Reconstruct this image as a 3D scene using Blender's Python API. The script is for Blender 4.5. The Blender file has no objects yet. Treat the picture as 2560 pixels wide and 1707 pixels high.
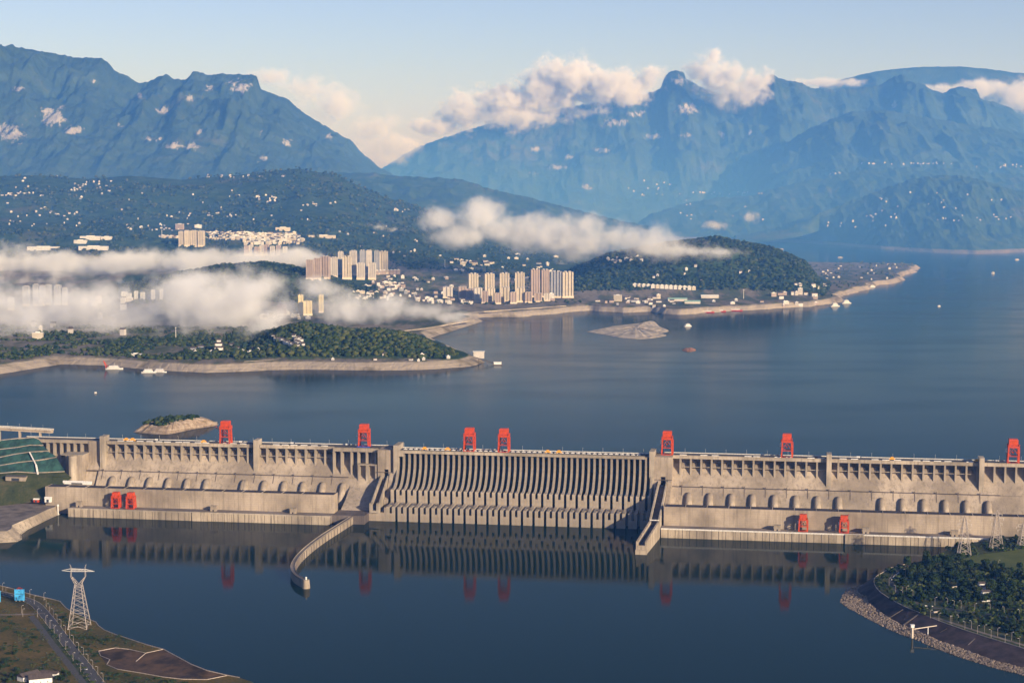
import bpy, math, random
import numpy as np
from mathutils import Vector, noise as mnoise
from mathutils.bvhtree import BVHTree
R = random.Random(7)
rad = math.radians
SC = bpy.context.scene
COL = SC.collection

# ------------------------------------------------------------------ camera
F, CX, CY, HZ, H = 4500.0, 1280.0, 853.5, 422.0, 653.0   # photo pixels (2560 wide); eye height above the tailwater
PITCH = math.atan((CY-HZ)/F); CP, SP = math.cos(PITCH), math.sin(PITCH)
K = 2560/2352.0
ZR = 86.0                                                 # reservoir level above the tailwater

def ray(x, y):
    a = (x-CX)/F; b = -(y-CY)/F
    return (a, CP+b*SP, -SP+b*CP)
def onz(x, y, z):            # point of the plane z seen at photo position (x, y)
    d = ray(x, y); k = (z-H)/d[2]
    return Vector((d[0]*k, d[1]*k, z))
def ony(x, y, Y):            # point at distance Y
    d = ray(x, y); k = Y/d[1]
    return Vector((d[0]*k, Y, H+d[2]*k))
def oz(x, y, z): return onz(x*K, y*K, z)
def oy(x, y, Y): return ony(x*K, y*K, Y)

cam_d = bpy.data.cameras.new('camera'); cam = bpy.data.objects.new('camera', cam_d); COL.objects.link(cam)
cam.location = (0, 0, H); cam.rotation_euler = (math.pi/2-PITCH, 0, 0)
cam_d.sensor_width = 36; cam_d.lens = 36*F/2560; cam_d.clip_start = 1; cam_d.clip_end = 90000
SC.camera = cam

# ------------------------------------------------------------------ render, sky, sun
SC.render.engine = 'CYCLES'
cy = SC.cycles
cy.use_denoising = True
cy.max_bounces = 8; cy.diffuse_bounces = 2; cy.glossy_bounces = 3; cy.transmission_bounces = 2
cy.transparent_max_bounces = 8; cy.volume_bounces = 2
cy.volume_step_rate = .6; cy.volume_max_steps = 512
cy.sample_clamp_indirect = 6
vs = SC.view_settings
vs.view_transform = 'Standard'; vs.look = 'None'; vs.gamma = 1; vs.use_curve_mapping = False
vs.exposure = 0.45
SUN_EL, SUN_AZ = rad(17), rad(139)
sun_dir = Vector((math.sin(SUN_AZ)*math.cos(SUN_EL), math.cos(SUN_AZ)*math.cos(SUN_EL), math.sin(SUN_EL)))
W = bpy.data.worlds.new('World'); SC.world = W; W.use_nodes = True
nt = W.node_tree; nt.nodes.clear()
wo = nt.nodes.new('ShaderNodeOutputWorld'); bg = nt.nodes.new('ShaderNodeBackground'); sky = nt.nodes.new('ShaderNodeTexSky')
sky.sky_type = 'NISHITA'; sky.sun_disc = False; sky.sun_elevation = SUN_EL; sky.sun_rotation = SUN_AZ
sky.altitude = 1500; sky.air_density = 1.0; sky.dust_density = 1.5; sky.ozone_density = 4.0
bg.inputs['Strength'].default_value = 0.10
tint = nt.nodes.new('ShaderNodeMix'); tint.data_type = 'RGBA'; tint.blend_type = 'MULTIPLY'; tint.inputs[0].default_value = 1; tint.inputs[7].default_value = (1.22, .93, .98, 1)
nt.links.new(sky.outputs[0], tint.inputs[6]); nt.links.new(tint.outputs[2], bg.inputs[0]); nt.links.new(bg.outputs[0], wo.inputs[0])
sl = bpy.data.lights.new('sun', 'SUN'); sl.energy = 5.0; sl.angle = rad(0.6); sl.color = (1.0, 0.85, 0.66)
so = bpy.data.objects.new('sun', sl); COL.objects.link(so)
so.rotation_euler = (-sun_dir).to_track_quat('-Z', 'Y').to_euler()

# ------------------------------------------------------------------ materials
class NT:
    def __init__(s, name):
        s.m = bpy.data.materials.new(name); s.m.use_nodes = True
        s.t = s.m.node_tree; s.t.nodes.clear()
        s.out = s.t.nodes.new('ShaderNodeOutputMaterial')
    def n(s, typ, **kw):
        x = s.t.nodes.new('ShaderNode'+typ)
        for k, v in kw.items(): setattr(x, k, v)
        return x
    def l(s, a, b): s.t.links.new(a, b)
    def val(s, sock, v):
        if hasattr(v, 'is_output') or isinstance(v, bpy.types.NodeSocket): s.l(v, sock)
        else: sock.default_value = v
    def math(s, op, a, b=0.0, c=None, clamp=False):
        x = s.n('Math', operation=op, use_clamp=clamp); s.val(x.inputs[0], a); s.val(x.inputs[1], b)
        if c is not None: s.val(x.inputs[2], c)
        return x.outputs[0]
    def vmath(s, op, a, b=(0, 0, 0)):
        x = s.n('VectorMath', operation=op); s.val(x.inputs[0], a); s.val(x.inputs[1], b)
        return x.outputs[0] if op not in ('LENGTH', 'DISTANCE', 'DOT_PRODUCT') else x.outputs['Value']
    def coord(s, which='Object'): return s.n('TexCoord').outputs[which]
    def scaled(s, v, sc):
        x = s.n('Mapping'); s.l(v, x.inputs[0]); x.inputs['Scale'].default_value = sc
        return x.outputs[0]
    def noise(s, v, scale, detail=4, rough=.55, out=0):
        x = s.n('TexNoise'); s.val(x.inputs['Vector'], v); x.inputs['Scale'].default_value = scale
        x.inputs['Detail'].default_value = detail; x.inputs['Roughness'].default_value = rough
        return x.outputs[out]
    def ramp(s, f, stops, interp='LINEAR'):
        x = s.n('ValToRGB'); s.l(f, x.inputs[0]); cr = x.color_ramp; cr.interpolation = interp
        while len(cr.elements) > 1: cr.elements.remove(cr.elements[0])
        cr.elements[0].position = stops[0][0]; cr.elements[0].color = (*c3(stops[0][1]), 1)
        for p, c in stops[1:]:
            e = cr.elements.new(p); e.color = (*c3(c), 1)
        return x.outputs[0]
    def mix(s, f, a, b, mode='MIX'):
        x = s.n('Mix', data_type='RGBA', blend_type=mode); s.val(x.inputs[0], f)
        s.val(x.inputs[6], a if not isinstance(a, tuple) else (*a, 1)[:4]); s.val(x.inputs[7], b if not isinstance(b, tuple) else (*b, 1)[:4])
        return x.outputs[2]
    def smooth(s, v, a, b, c=0.0, d=1.0):
        x = s.n('MapRange', interpolation_type='SMOOTHSTEP'); s.val(x.inputs[0], v)
        for i, q in zip((1, 2, 3, 4), (a, b, c, d)): x.inputs[i].default_value = q
        return x.outputs[0]
    def bsdf(s, col, rough=.8, spec=.3, bump=None, bs=.3, bd=1.0, metal=0):
        b = s.n('BsdfPrincipled'); s.val(b.inputs['Base Color'], col if not isinstance(col, tuple) else (*col, 1)[:4])
        s.val(b.inputs['Roughness'], rough); b.inputs['Specular IOR Level'].default_value = spec; b.inputs['Metallic'].default_value = metal
        if bump is not None:
            x = s.n('Bump'); x.inputs['Strength'].default_value = bs; x.inputs['Distance'].default_value = bd
            s.l(bump, x.inputs['Height']); s.l(x.outputs[0], b.inputs['Normal'])
        s.l(b.outputs[0], s.out.inputs['Surface']); return b
def c3(c): return (c, c, c) if isinstance(c, (int, float)) else tuple(c)[:3]

def mat_concrete(name, base, streak=.5, lift=0.0, scale=1.0):
    k = NT(name); P = k.coord()
    big = k.noise(P, .012*scale, 5, .6); fine = k.noise(P, .25*scale, 4, .6)
    st = k.noise(k.scaled(P, (.16*scale, .16*scale, .010*scale)), 1.0, 6, .75)
    d = tuple(x*.55 for x in base); w = tuple(min(1, x*1.12) for x in base)
    c = k.mix(k.smooth(big, .35, .68), d, w)
    c = k.mix(k.math('MULTIPLY', k.smooth(st, .47, .64), streak), c, tuple(x*.34 for x in base))
    c = k.mix(k.math('MULTIPLY', k.smooth(fine, .3, .8), .25), c, tuple(x*.7 for x in base))
    if lift:
        sx = k.n('SeparateXYZ'); k.l(P, sx.inputs[0])
        fz = k.math('FRACT', k.math('DIVIDE', sx.outputs[2], lift))
        c = k.mix(k.math('MULTIPLY', k.math('LESS_THAN', fz, .1), .35), c, tuple(x*.5 for x in base))
    k.bsdf(c, .9, .15, fine, .25, .4)
    return k.m

def mat_plain(name, base, rough=.7, var=.25, scale=.4, spec=.3):
    k = NT(name); P = k.coord(); f = k.noise(P, scale, 4, .6)
    c = k.mix(k.smooth(f, .3, .7), tuple(x*(1-var) for x in base), tuple(min(1, x*(1+var)) for x in base))
    k.bsdf(c, rough, spec)
    return k.m

def mat_green(name, stops, scale, fine, vary=False):
    k = NT(name); P = k.n('NewGeometry').outputs['Position']
    a = k.noise(P, scale, 5, .65); b = k.noise(P, fine, 4, .7)
    f = k.math('ADD', k.math('MULTIPLY', a, .6), k.math('MULTIPLY', b, .4))
    if vary:
        f = k.math('ADD', f, k.math('MULTIPLY', k.math('SUBTRACT', k.n('Attribute', attribute_name='tint').outputs['Fac'], 0.0), .22))
        f = k.math('ADD', f, k.math('MULTIPLY', k.math('SUBTRACT', k.n('ObjectInfo').outputs['Random'], .5), .2))
    k.bsdf(k.ramp(f, stops), .95, .1, b, .6, .8/fine*.1)
    return k.m

M = {}
M['conc'] = mat_concrete('dam_concrete', (.42, .345, .265), .55, 0)
M['conc_lift'] = mat_concrete('powerhouse_concrete', (.41, .335, .255), .45, 4.2)
M['conc_pale'] = mat_concrete('girder_concrete', (.45, .38, .295), .6)
M['conc_tail'] = mat_concrete('tailrace_concrete', (.45, .37, .275), .8)
M['conc_dark'] = mat_concrete('stained_concrete', (.17, .14, .125), .7)
M['wet_gap_shade'] = mat_concrete('wet_concrete_painted_shade', (.10, .085, .075), .6)  # wet tone of chutes and gates, darkened to paint in the pier-gap shade
M['conc_deck'] = mat_concrete('wharf_paving', (.25, .21, .18), .4)
M['roof_dark'] = mat_plain('roof_bitumen', (.045, .036, .038), .9)
M['asphalt'] = mat_plain('asphalt', (.075, .068, .062), .9)
M['rail'] = mat_plain('pale_rail', (.6, .57, .52), .6)
M['red'] = mat_plain('red_paint', (.48, .055, .012), .55, .22, .2)
M['red_dark'] = mat_plain('red_paint_worn', (.42, .05, .012), .6, .3, .3)
M['yellow'] = mat_plain('yellow_paint', (.75, .36, .04), .5)
M['white'] = mat_plain('white_paint', (.72, .69, .64), .6, .12)
M['cream'] = mat_plain('cream_plaster', (.66, .55, .42), .8, .15)
M['tile'] = mat_plain('roof_tile', (.075, .058, .052), .8)
M['blue'] = mat_plain('blue_panel', (.06, .38, .70), .5, .12, .3)
M['steel'] = mat_plain('galvanised_steel', (.42, .36, .31), .6, .1)
M['glass_dark'] = mat_plain('dark_glass', (.04, .045, .055), .3)
M['black'] = mat_plain('shaft_interior', (.02, .018, .02), .9)

def mat_land(name, veg, soil, rockc, fine=.012, rock_attr=False, band=True, soil_amt=.35, big=.0012):
    k = NT(name); P = k.n('NewGeometry').outputs['Position']
    a = k.noise(P, big, 6, .62); b = k.noise(P, fine, 5, .68)
    v = k.ramp(b, [(.30, veg[0]), (.5, veg[1]), (.72, veg[2])])
    g = k.math('ADD', a, k.math('MULTIPLY', k.math('SUBTRACT', b, .5), .45))
    c = k.mix(k.smooth(g, .60-.2*soil_amt, .74), v, soil)
    sx = k.n('SeparateXYZ'); k.l(P, sx.inputs[0])
    if band:      # bare draw-down belt along the reservoir
        z = k.math('ADD', sx.outputs[2], k.math('MULTIPLY', k.math('SUBTRACT', b, .5), 14))
        stripe = k.noise(k.scaled(P, (.002, .002, .5)), 1.0, 3, .6)
        bc = k.mix(k.smooth(stripe, .35, .65), tuple(x*.72 for x in rockc), rockc)
        c = k.mix(k.smooth(z, 104, 111, 1, 0), c, bc)
    if rock_attr:
        at = k.n('Attribute', attribute_name='rock')
        n2 = k.noise(k.scaled(P, (.016, .005, .005)), 1.0, 9, .82)
        f = k.math('ADD', n2, k.math('MULTIPLY', at.outputs['Fac'], .24))
        c = k.mix(k.math('MULTIPLY', k.smooth(f, .665, .72), .85), c, rockc)
    k.bsdf(c, .95, .08, b, 1.0, .25/fine)
    return k.m
M['mount'] = mat_land('mountain_forest', [(.018, .035, .022), (.035, .06, .03), (.06, .09, .045)], (.09, .09, .055), (.43, .40, .37), .004, True, False, .2, .0006)
M['hill'] = mat_land('hill_forest', [(.015, .035, .018), (.035, .065, .028), (.075, .105, .045)], (.11, .10, .06), (.26, .225, .185), .010, False, True, .35, .0012)
M['land'] = mat_land('town_land', [(.02, .04, .02), (.045, .075, .03), (.09, .11, .05)], (.20, .165, .12), (.42, .36, .29), .014, False, True, .75, .0016)

def mat_water(name, col, ior, rough, wscale, bstr):
    k = NT(name); P = k.n('NewGeometry').outputs['Position']
    a = k.noise(k.scaled(P, (wscale, wscale*2.2, wscale)), 1.0, 3, .55)
    b = k.noise(k.scaled(P, (.0016, .0045, .001)), 1.0, 4, .6)
    hgt = k.math('MULTIPLY', a, k.math('ADD', .7, k.smooth(b, .40, .70, 0, .5)))
    rr = k.smooth(b, .35, .75, rough*.8, rough*1.3)
    bs = k.bsdf(col, rr, .5, hgt, bstr, .6)
    bs.inputs['IOR'].default_value = ior
    return k.m
M['tail_water'] = mat_water('tailwater', (.005, .017, .012), 1.085, .045, .10, .08)
M['res_water'] = mat_water('reservoir_water', (.004, .021, .030), 1.055, .14, .06, .10)

# ------------------------------------------------------------------ mesh helpers
class MB:
    def __init__(s): s.v = []; s.f = []
    def add(s, vs, fs):
        b = len(s.v); s.v += [tuple(p) for p in vs]; s.f += [tuple(i+b for i in q) for q in fs]; return s
    def box(s, x0, x1, y0, y1, z0, z1):
        return s.add([(x0, y0, z0), (x1, y0, z0), (x1, y1, z0), (x0, y1, z0), (x0, y0, z1), (x1, y0, z1), (x1, y1, z1), (x0, y1, z1)],
                     [(0, 3, 2, 1), (4, 5, 6, 7), (0, 1, 5, 4), (1, 2, 6, 5), (2, 3, 7, 6), (3, 0, 4, 7)])
    def prof(s, poly, t0, t1):
        """side profile [(n, z)] swept along the dam axis from t0 to t1 (local x = t, local y = -n)"""
        n = len(poly)
        a = sum(poly[i][0]*poly[(i+1) % n][1]-poly[(i+1) % n][0]*poly[i][1] for i in range(n))
        if a < 0: poly = poly[::-1]
        vs = [(t0, -p, z) for p, z in poly]+[(t1, -p, z) for p, z in poly]
        fs = [tuple(range(n)), tuple(range(2*n-1, n-1, -1))]+[(i, i+n, (i+1) % n+n, (i+1) % n) for i in range(n)]
        return s.add(vs, fs)
    def prism(s, poly, z0, z1):
        n = len(poly)
        a = sum(poly[i][0]*poly[(i+1) % n][1]-poly[(i+1) % n][0]*poly[i][1] for i in range(n))
        if a < 0: poly = poly[::-1]
        zz0 = z0 if hasattr(z0, '__len__') else [z0]*n; zz1 = z1 if hasattr(z1, '__len__') else [z1]*n
        vs = [(x, y, zz0[i]) for i, (x, y) in enumerate(poly)]+[(x, y, zz1[i]) for i, (x, y) in enumerate(poly)]
        return s.add(vs, [tuple(range(n-1, -1, -1)), tuple(range(n, 2*n))]+[(i, (i+1) % n, (i+1) % n+n, i+n) for i in range(n)])
    def bar(s, a, b, w, h=None):
        a, b = Vector(a), Vector(b); h = h or w; d = (b-a).normalized()
        u = d.cross(Vector((0, 0, 1)));
        if u.length < 1e-3: u = Vector((1, 0, 0))
        u.normalize(); v = u.cross(d).normalized()
        vs = [p+u*(i*w/2)+v*(j*h/2) for p in (a, b) for i, j in ((-1, -1), (1, -1), (1, 1), (-1, 1))]
        return s.add(vs, [(3, 2, 1, 0), (4, 5, 6, 7), (0, 1, 5, 4), (1, 2, 6, 5), (2, 3, 7, 6), (3, 0, 4, 7)])
    def tube(s, pts, r, n=10, cap=True):
        b0 = len(s.v); rs = r if hasattr(r, '__len__') else [r]*len(pts); P = [Vector(p) for p in pts]
        for i, p in enumerate(P):
            d = (P[min(i+1, len(P)-1)]-P[max(i-1, 0)]).normalized()
            u = d.cross(Vector((0, 0, 1)));
            if u.length < 1e-3: u = Vector((1, 0, 0))
            u.normalize(); v = d.cross(u)
            for k in range(n):
                a = 2*math.pi*k/n; s.v.append(tuple(p+(u*math.cos(a)+v*math.sin(a))*rs[i]))
        for i in range(len(P)-1):
            for k in range(n):
                s.f.append((b0+i*n+k, b0+(i+1)*n+k, b0+(i+1)*n+(k+1) % n, b0+i*n+(k+1) % n))
        if cap:
            s.f.append(tuple(b0+k for k in range(n))); s.f.append(tuple(b0+(len(P)-1)*n+k for k in range(n-1, -1, -1)))
        return s
    def sweep(s, path, sect):
        """path [(x, y)], section [(offset to the right of the path, z)] closed"""
        P = [Vector((p[0], p[1], 0)) for p in path]; n = len(sect); b0 = len(s.v)
        for i, p in enumerate(P):
            d = (P[min(i+1, len(P)-1)]-P[max(i-1, 0)]).normalized(); u = Vector((d.y, -d.x, 0))
            for o, z in sect: s.v.append((p.x+u.x*o, p.y+u.y*o, z))
        for i in range(len(P)-1):
            for k in range(n): s.f.append((b0+i*n+k, b0+i*n+(k+1) % n, b0+(i+1)*n+(k+1) % n, b0+(i+1)*n+k))
        s.f.append(tuple(b0+k for k in range(n-1, -1, -1))); s.f.append(tuple(b0+(len(P)-1)*n+k for k in range(n)))
        return s
    def mesh(s, name, m, smooth=False):
        me = bpy.data.meshes.new(name); me.from_pydata(s.v, [], s.f); me.materials.append(m)
        if smooth: me.polygons.foreach_set('use_smooth', [True]*len(me.polygons))
        me.update(); return me
    def build(s, name, m, parent=None, loc=None, smooth=False):
        return link(name, s.mesh(name, m, smooth), parent, loc)
def link(name, me, parent=None, loc=None, rz=0):
    o = bpy.data.objects.new(name, me); COL.objects.link(o)
    if parent is not None: o.parent = parent
    if loc is not None: o.location = loc
    if rz: o.rotation_euler = (0, 0, rz)
    return o
def tag(o, label=None, cat=None, group=None, kind=None):
    if label: o['label'] = label
    if cat: o['category'] = cat
    if group: o['group'] = group
    if kind: o['kind'] = kind
    return o
def empty(name, loc=(0, 0, 0), rz=0):
    o = bpy.data.objects.new(name, None); COL.objects.link(o); o.location = loc; o.rotation_euler = (0, 0, rz); return o
def struct(name, mb, m, smooth=False): return tag(mb.build(name, m, smooth=smooth), kind='structure')
KIDS = {}
def copy_tree(o, parent=None, top=True):
    c = o.copy(); COL.objects.link(c)
    if not top: c.parent = parent
    for ch in list(o.children): copy_tree(ch, c, False)
    return c

# ------------------------------------------------------------------ the dam (local x = along the axis, y = upstream, z up)
OX, OY, TILT = 19.926, 3378.902, rad(-9.1233)
TX, TY = math.cos(TILT), math.sin(TILT); NX, NY = TY, -TX
def d2w(t, n, z): return Vector((OX+TX*t+NX*n, OY+TY*t+NY*n, z))
def w2d(p): return ((p[0]-OX)*TX+(p[1]-OY)*TY, (p[0]-OX)*NX+(p[1]-OY)*NY, p[2])
def onn(x, y, n):
    d = ray(x, y); k = (n+OX*NX+OY*NY)/(d[0]*NX+d[1]*NY)
    return w2d((d[0]*k, d[1]*k, H+d[2]*k))
def zl(x, y): return (x/3.564, 1000+y/3.564)
def zm(x, y): return (600+x/3.564, 1000+y/3.564)
def zc(x, y): return (1200+x/3.564, 1000+y/3.564)
def zr(x, y): return (1800+x/3.0947, 1000+y/3.0947)

dam = empty('concrete_dam', (OX, OY, 0), TILT)
tag(dam, 'long beige concrete gravity dam with ribbed faces and a slotted spillway across the river', 'dam')
def part(name, mb, m, loc=None, parent=None, smooth=False): return mb.build(name, m, parent or dam, loc, smooth)

TL0, TL1, TR0, TR1 = -1010, -250.5, 250.2, 1100
SLOPE = [(-33, 118.6), (-17, 118.6), (-17, 105.6), (0, 82), (13.7, 63), (16.5, 62.5), (34, 36), (58, 2), (58, -8), (-33, -8)]
part('dam_wall', MB().prof(SLOPE, -840, TL1), M['conc'])
part('dam_wall', MB().prof(SLOPE, TR0, TR1), M['conc'])
part('dam_wall', MB().prof([(-33, 118.6), (-14, 118.6), (-14, 96), (0, 80), (25, 40), (40, -8), (-33, -8)], TL0, -840), M['conc'])
# crest deck and girder
for t0, t1 in ((TL0, -250.4), (250.3, TR1)):
    part('crest_deck', MB().box(t0, t1, 1.2, 33.5, 118.65, 119.0), M['asphalt'])
part('crest_deck', MB().box(-235, 242.7, -23.4, 14.5, 118.4, 118.9), M['asphalt'])
def girder(t0, t1, n=0.4, zt=119.3, zb=113.6, d=3.0):
    part('deck_girder', MB().box(t0, t1, -n, -n+d, zb, zt).box(t0, t1, -n-.5, -n+.9, zt, zt+1.0), M['conc_pale'])
for t0, t1 in ((TL0, -865), (-829, -527), (-516, -367.5), (285.2, 568.3), (577.5, 842), (851, TR1)): girder(t0, t1)
girder(-366.8, -277.5, 11.4, 119.3, 112.6)
girder(-226, 234.5, 24.4, 119.2, 114.2)
girder(-235, -226.2, 24.4, 119.2, 108)
part('walkway_beam', MB().box(-829, -527, 1.6, 3.0, 97.6, 98.7).box(-516, -367, 1.6, 3.0, 97.6, 98.7), M['conc_pale'])
part('walkway_beam', MB().box(299, 568, 1.6, 3.0, 97.6, 98.7).box(578, 842, 1.6, 3.0, 97.6, 98.7), M['conc_pale'])
# parapet and road furniture along the crest
for t0, t1, y0, zz in ((TL0, -245, 32.6, 119), (-245, 252, 13.6, 118.9), (252, TR1, 32.6, 119)):
    part('crest_parapet', MB().box(t0, t1, y0, y0+.7, zz, zz+1.5), M['rail'])
# pale gate covers lying on the deck
cov = MB().box(-6.5, 6.5, -1.6, 1.6, 0, 1.3).box(-6.0, 6.0, -1.2, 1.2, 1.3, 1.6).mesh('gate_cover', M['white'])
for t in [*np.arange(-800, -535, 19.2), *np.arange(-505, -380, 19.3), *np.arange(305, 560, 19.4), *np.arange(598, 840, 19.2)]:
    if R.random() < .72: link('gate_cover', cov, dam, (t+R.uniform(-3, 3), 7, 119.0))
cov2 = MB().box(-3.4, 3.4, -1.5, 1.5, 0, 1.2).box(-.5, .5, -1.0, 1.0, 1.2, 2.0).mesh('gate_hatch', M['white'])
for i in range(44):
    link('gate_hatch', cov2, dam, (-226+i*10.4, -4, 118.9))
# ribs under the deck
rib = MB().prof([(-17.4, 118.5), (-.4, 118.5), (-.4, 82.4), (-17.4, 106)], -1.7, 1.7).mesh('rib', M['conc_pale'])
blk = MB().prof([(-17, 104.5), (-10, 104.5), (-8.5, 99), (-9, 95), (-17, 105)], -4.4, 4.4).mesh('intake_block', M['conc'])
ribs = [-810+19.2*i for i in range(15)]+[-502.4+19.35*i for i in range(8)]
ribs_r = [299+19.4*i for i in range(14)]+[590+19.2*i for i in range(14)]+[870+19.2*i for i in range(10)]
for t in ribs+ribs_r: link('rib', rib, dam, (t, 0, 0))
for t in [-810+19.2*i for i in range(-1, 14)]+[-502.4+19.35*i for i in range(7)]+[299+19.4*i for i in range(13)]+[590+19.2*i for i in range(13)]:
    link('intake_block', blk, dam, (t+6.6, 0, 0))
ribw = MB().prof([(-17.4, 118.4), (10.8, 118.4), (10.8, 67.4), (-17.4, 106)], -1.7, 1.7).mesh('rib', M['conc_pale'])
for t in (-366, -350.5, -331, -317.5, -301, -283.5): link('rib', ribw, dam, (t, 0, 0))
# ribs of the bank section
ribb = MB().prof([(-14.4, 116), (-.5, 114), (-.5, 80.4), (-14.4, 97)], -1.9, 1.9).mesh('rib', M['conc_pale'])
for i in range(10): link('rib', ribb, dam, (-882-14.2*i, 0, 0))
# solid blocks and full-height piers
part('solid_block', MB().prof([(-17, 119.2), (1.2, 119.2), (1.2, 66), (-17, 90)], -866, -843), M['conc'])
for t, w in ((-834.6, 4.8), (-521.8, 4.7), (573, 4.5), (846.5, 4.5)):
    part('full_height_pier', MB().prof([(-17.2, 130), (9.6, 130), (9.6, 66), (-17.2, 104)], t-w, t+w), M['conc_pale'])
part('full_height_pier', MB().prof([(-20, 129), (24.6, 129), (24.6, 60), (32, 54), (36, 50), (36, -6), (-20, -6)], -245.2, -235.2), M['conc_pale'])
part('full_height_pier', MB().prof([(-20, 129), (24.6, 129), (24.6, 57), (30, 50), (30, -6), (-20, -6)], 242.8, 252.2), M['conc_pale'])
# solid blocks beside the spillway, each with a doorway at its foot
for t0, t1, a, b in ((-276.6, -252, -264.5, -255.6), (252.3, 285, 263.8, 272.9)):
    part('solid_block', MB().box(t0, a, -22, 17, 60, 119.1).box(b, t1, -22, 17, 60, 119.1).box(a, b, -22, 17, 82, 119.1), M['conc'])
    part('sluice_doorway', MB().box(a+.02, b-.02, -16, -15, 66, 82), M['black'])
    part('ledge_rail', MB().box(t0-2 if t0 < 0 else t0-8, t1+5 if t0 < 0 else t1, -23.6, -22.1, 76.2, 77.0), M['conc_dark'])
part('solid_block', MB().box(-251.9, -245.3, -15, 17, 60, 119.05), M['conc'])
# frame building hung on the face
f = MB().box(-316.4, -278.4, -9, 3, 34, 88.5)
for a, b in ((-316.4, -312.6), (-300.6, -294.4), (-282.4, -278.4)): f.box(a, b, -20, -9.02, 30, 88)
f.box(-316.8, -278, -20.6, -9.02, 88.02, 90.6)
part('gate_frame', f, M['conc_pale'])
# conduits and gallery rail on the face
gal = MB(); rl = MB()
for t0, t1 in ((-866, -336), (284, 880)): gal.prof([(13.6, 63.0), (16.6, 62.4), (16.8, 63.3), (16.2, 63.4), (13.4, 63.9)], t0, t1)
part('gallery_ledge', gal, M['conc_dark'])
con = MB().prof([(15.6, 63.6), (16.6, 63.2), (25.8, 49.2), (24.9, 48.8)], -.55, .55).box(-.9, .9, -16.6, -14.6, 63.2, 66.4).mesh('face_conduit', M['conc_dark'])
for t in [-831+38.6*i for i in range(13)]+[303+38.6*i for i in range(15)]: link('face_conduit', con, dam, (t, 0, 0))
# penstocks
pst = MB().tube([(0, -21, 49.0), (0, -22.3, 50.2), (0, -24.5, 50.2), (0, -28, 47.5), (0, -33, 40.5), (0, -42, 28), (0, -55, 10)], [2.8, 4.6, 5.8, 6.5, 6.8, 6.8, 6.8], 20).mesh('penstock', M['conc'], True)
def px_t(xy, n): return onn(*xy, n)[0]
pl = [px_t(zl(x, 745), 29) for x in (1000, 1170, 1332, 1500, 1667, 1838, 2185)]+[px_t(zm(x, 790), 29) for x in (215, 392, 562, 735, 915)]+[px_t(zm(30, 770), 29)]
pr = [px_t(zc(x, 910), 29) for x in (1858, 2045)]+[px_t(zr(x, 800), 29) for x in (88, 250, 420, 585, 752, 918, 1250, 1410, 1575, 1742, 1905, 2075)]
for t in pl+pr: link('penstock', pst, dam, (t, 0, 0))

# ---- spillway
PER = 10.75
tp0 = 59+PER/2                     # a pier centre
piers = [tp0+PER*i for i in range(-28, 18)]
PIER = [(-12, 118.3), (21.5, 118.3), (21.5, 94), (23.5, 85), (29, 75), (37, 65.5), (46, 58.5), (55, 54.5), (62, 53.2), (75, 53), (75, 30), (90, 27.6), (112, 27.4), (112, -7), (-12, -7)]
pm = MB().prof([p for p in PIER if p[0] < 62.5 and p[1] > 30]+[(62, 10), (-12, 10)], -1.9, 1.9).prof([(62.02, 53.2), (75, 53), (75, 30), (90, 27.6), (112, 27.4), (112, -7), (62.02, -7)], -2.75, 2.75).mesh('spillway_pier', M['conc_pale'])
for t in piers: link('spillway_pier', pm, dam, (t, 0, 0))
ma = MB().prof([(-11, 112), (-4, 96), (4, 80), (14, 64), (28, 51), (45, 43.5), (61, 42.7), (61, -7), (-11, -7)], -3.2, 3.2).mesh('chute_floor', M['wet_gap_shade'])
mb_ = MB().prof([(-11, 112), (-4, 94), (4, 74), (14, 54), (28, 38), (45, 28), (76, 26.7), (76, -7), (-11, -7)], -3.2, 3.2).mesh('chute_floor', M['wet_gap_shade'])
fa = MB().prof([(61.05, 42.9), (75, 42.6), (75, 31), (78, 27), (85, 27), (85, -7), (61.05, -7)], -3.2, 3.2).mesh('flip_sill', M['conc'])
fb_ = MB().prof([(76.05, 26.8), (94, 26.6), (97, 15.2), (112, 15), (112, -7), (76.05, -7)], -3.2, 3.2).mesh('flip_sill', M['conc'])
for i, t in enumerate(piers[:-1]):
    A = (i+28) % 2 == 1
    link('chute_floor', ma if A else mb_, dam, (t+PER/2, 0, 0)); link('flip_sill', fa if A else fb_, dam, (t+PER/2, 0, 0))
part('spillway_wall', MB().prof([(-14, 118.3), (-12.1, 118.3), (-12.1, -7), (-14, -7)], -240.3, 242.5), M['conc'])
gt = MB().box(-3.2, 3.2, -2, -1.2, 88, 117).mesh('spillway_gate', M['wet_gap_shade'])
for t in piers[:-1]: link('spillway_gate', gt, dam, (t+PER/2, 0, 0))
# hoists and handrails on the lower ledge
hm = MB().box(-2.4, 2.4, -92, -88.6, 27.7, 29.4).box(-1.2, .2, -91.2, -89.4, 29.4, 31.6).bar((-2.4, -86, 29.6), (2.4, -86, 29.6), .35).bar((-2.3, -86, 27.6), (-2.3, -86, 29.6), .35).bar((2.3, -86, 27.6), (2.3, -86, 29.6), .35).mesh('ledge_hoist', M['conc_dark'])
for i, t in enumerate(piers[:-1]):
    if (i+28) % 2 == 0: link('ledge_hoist', hm, dam, (t+PER/2, 0, 0))
# end walls of the stilling front
part('toe_block', MB().box(-292.6, -240.6, -112, -52, -7, 15.8), M['conc'])
part('toe_block', MB().box(-243.5, piers[0]-2.8, -111.8, -52, 15.8, 26).box(-240.55, piers[0]-2.8, -111.8, -52, -7, 15.78), M['conc'])
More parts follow.
